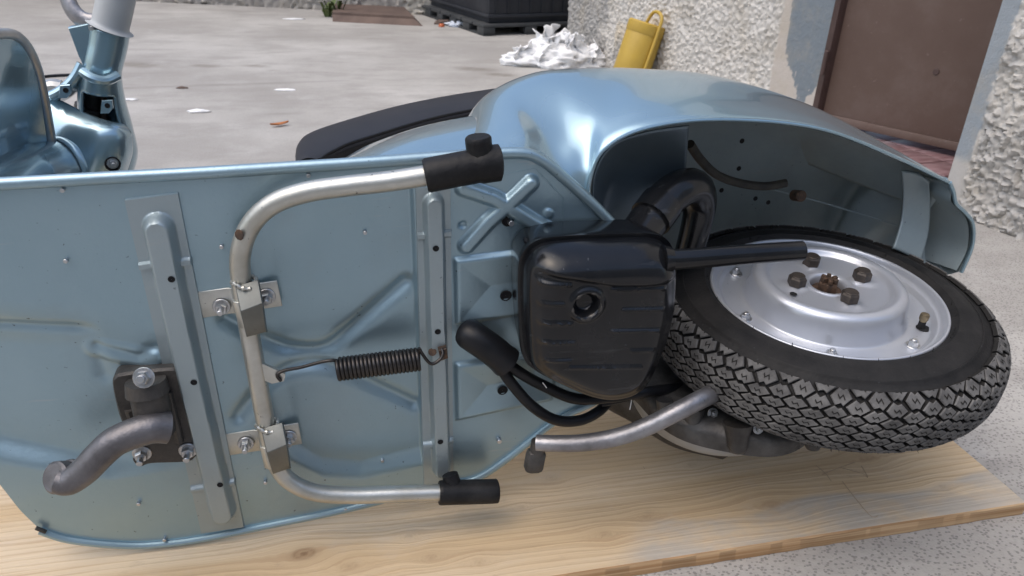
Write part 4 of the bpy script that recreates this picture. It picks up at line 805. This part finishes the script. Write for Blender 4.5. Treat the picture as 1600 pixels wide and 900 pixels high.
obj('tunnel_collar', tube(spline(LL([(92,266,-.452),(108,262,-.466),(122,259,-.478)]),5), [.0465,.0500,.0515,.0515,.0515,.0515,.0515,.0515,.0510,.0500,.047], 36, False), M['paint'], scooter, 60)
# steering head: rings along a path that turns from the column up into the left handlebar
hp = spline(LL([(118,268,-.475),(150,262,-.495),(170,240,-.50),(168,205,-.50),(160,165,-.495),(158,130,-.49),(161,104,-.485),(168,72,-.485),(172,46,-.485)]), 8)
hrad = np.interp(np.linspace(0,8,len(hp)), [0,1,2,3,4,5,6,7,8], [.042,.045,.040,.036,.033,.0285,.0250,.0255,.0262])
V, F = tube(hp, hrad, 40, False); V = np.array(V).reshape(len(hp),40,3)
camL = np.array([0, D0, V0])*np.array([1,-1,1])
nf = []
opn = [L(150,150,-.46), L(172,168,-.46), L(130,158,-.46)]
for f in F:
    c_ = np.mean([V.reshape(-1,3)[i] for i in f], 0); i_, k_ = f[0]//40, f[0]%40
    ctr = hp[min(i_,len(hp)-1)]
    dv = c_-ctr; tocam = nrm(np.array([0.,-D0,V0])-ctr)
    fr = nrm(dv)@tocam
    side = nrm(dv)@np.array([1.,0,0])
    s_ = i_/8
    if 3.15 < s_ < 4.75 and fr > .25 and -.72 < side < .66: continue
    nf.append(f)
V2 = V.reshape(-1,3)
head = obj('steering_head', (V2,nf), M['paint'], scooter, 60); mm = head.modifiers.new('t','SOLIDIFY'); mm.thickness = .004; mm.offset = -1
obj('steering_tube', join(tube(spline(LL([(140,200,-.52),(144,170,-.52),(150,125,-.515),(155,105,-.51)]),5), .017, 18), tube(LL([(139,176,-.515),(141,166,-.515)]), .021, 18)), M['castdark'], head, 40)
obj('throttle_rod', tube(LL([(163,190,-.50),(160,130,-.50)]), .0045, 8), M['rust'], head)
for q, s_ in (((103,141),1),((168,165),1)):
    tab = prism(XZ(LL([(q[0]-11,q[1]+12),(q[0]-9,q[1]-8),(q[0]+7,q[1]-9),(q[0]+9,q[1]+4),(q[0]+2,q[1]+12)],-.455)), -.458, -.453, .0008)
    o = obj('fixing_tab', tab, M['paint'], head); put('hole', 'screw_hole', head, L(q[0],q[1],-.4535), s=1.1)
cw = loft([LL([(66,150,-.50),(95,158,-.49),(122,172,-.478),(148,184,-.465),(172,192,-.462),(192,196,-.478)]), LL([(70,180,-.48),(98,190,-.465),(124,201,-.452),(152,207,-.440),(184,208,-.445),(203,210,-.468)]), LL([(76,216,-.46),(98,222,-.452),(122,230,-.445),(150,240,-.432),(188,243,-.442),(204,240,-.468)]), LL([(84,246,-.45),(100,252,-.447),(120,262,-.44),(146,272,-.432),(178,276,-.448),(192,276,-.472)])], 6, 6)
o = obj('head_cowl', gridfast(cw), M['paint'], head, 60); o.modifiers.new('t','SOLIDIFY').thickness = .003
wing = loft([LL([(72,152,-.475),(92,146,-.473),(110,132,-.472),(122,114,-.473),(130,100,-.476)]), LL([(76,158,-.50),(98,154,-.50),(116,142,-.50),(130,124,-.50),(138,106,-.50)])], 6, 4)
o = obj('head_wing', gridfast(wing), M['paint'], head, 60); o.modifiers.new('t','SOLIDIFY').thickness = .004
obj('head_flange', join(tube(spline(LL([(80,150,-.47),(98,140,-.47),(116,122,-.472),(128,100,-.476)]),6), .007, 10), tube(spline(LL([(128,112,-.455),(145,122,-.448),(165,126,-.45),(184,118,-.462)]),6), .007, 10)), M['paint'], head)
put('hole', 'dimple', head, L(143,120,-.446), (0,-1,.3), s=1.4)
put('mount', 'column_bolt', head, L(176,255,-.432), (.3,-1,.1), s=.9); put('hole', 'access_hole', head, L(176,256,-.4335), (.3,-1,.1), s=3.2)
# lever bracket and lever
obj('lever_bracket', prism(XZ(LL([(107,42),(146,34),(154,48),(150,75),(132,102),(124,88)],-.478)), -.490, -.472, .002), M['paint'], head, 40)
put('mount', 'lever_bolt', head, L(147,43,-.472), (0,-1,.1), s=.8)
obj('brake_lever', tube(spline(LL([(152,36,-.48),(132,32,-.485),(115,18,-.49),(104,-8,-.50),(98,-50,-.52),(96,-120,-.54)]),6), np.linspace(.012,.0115,31), 14, True, .7), M['alu'], scooter, 50)
gp = spline(LL([(171,44,-.485),(173,36,-.485),(178,15,-.485),(184,-15,-.485),(192,-60,-.485),(205,-130,-.485)]), 6)
gr = np.full(len(gp), .0245); gr[0:3] = [.0285,.0315,.0300]; gr[3:6] = [.027,.0255,.0248]; gr[-1] = .015
obj('handlebar_grip', tube(gp, gr, 28), M['grip'], scooter, 50)
obj('headlight_rim', tube(spline(LL([(60,152,-.60),(78,136,-.60),(96,137,-.60)]),4), .012, 10), M['trim'], scooter)
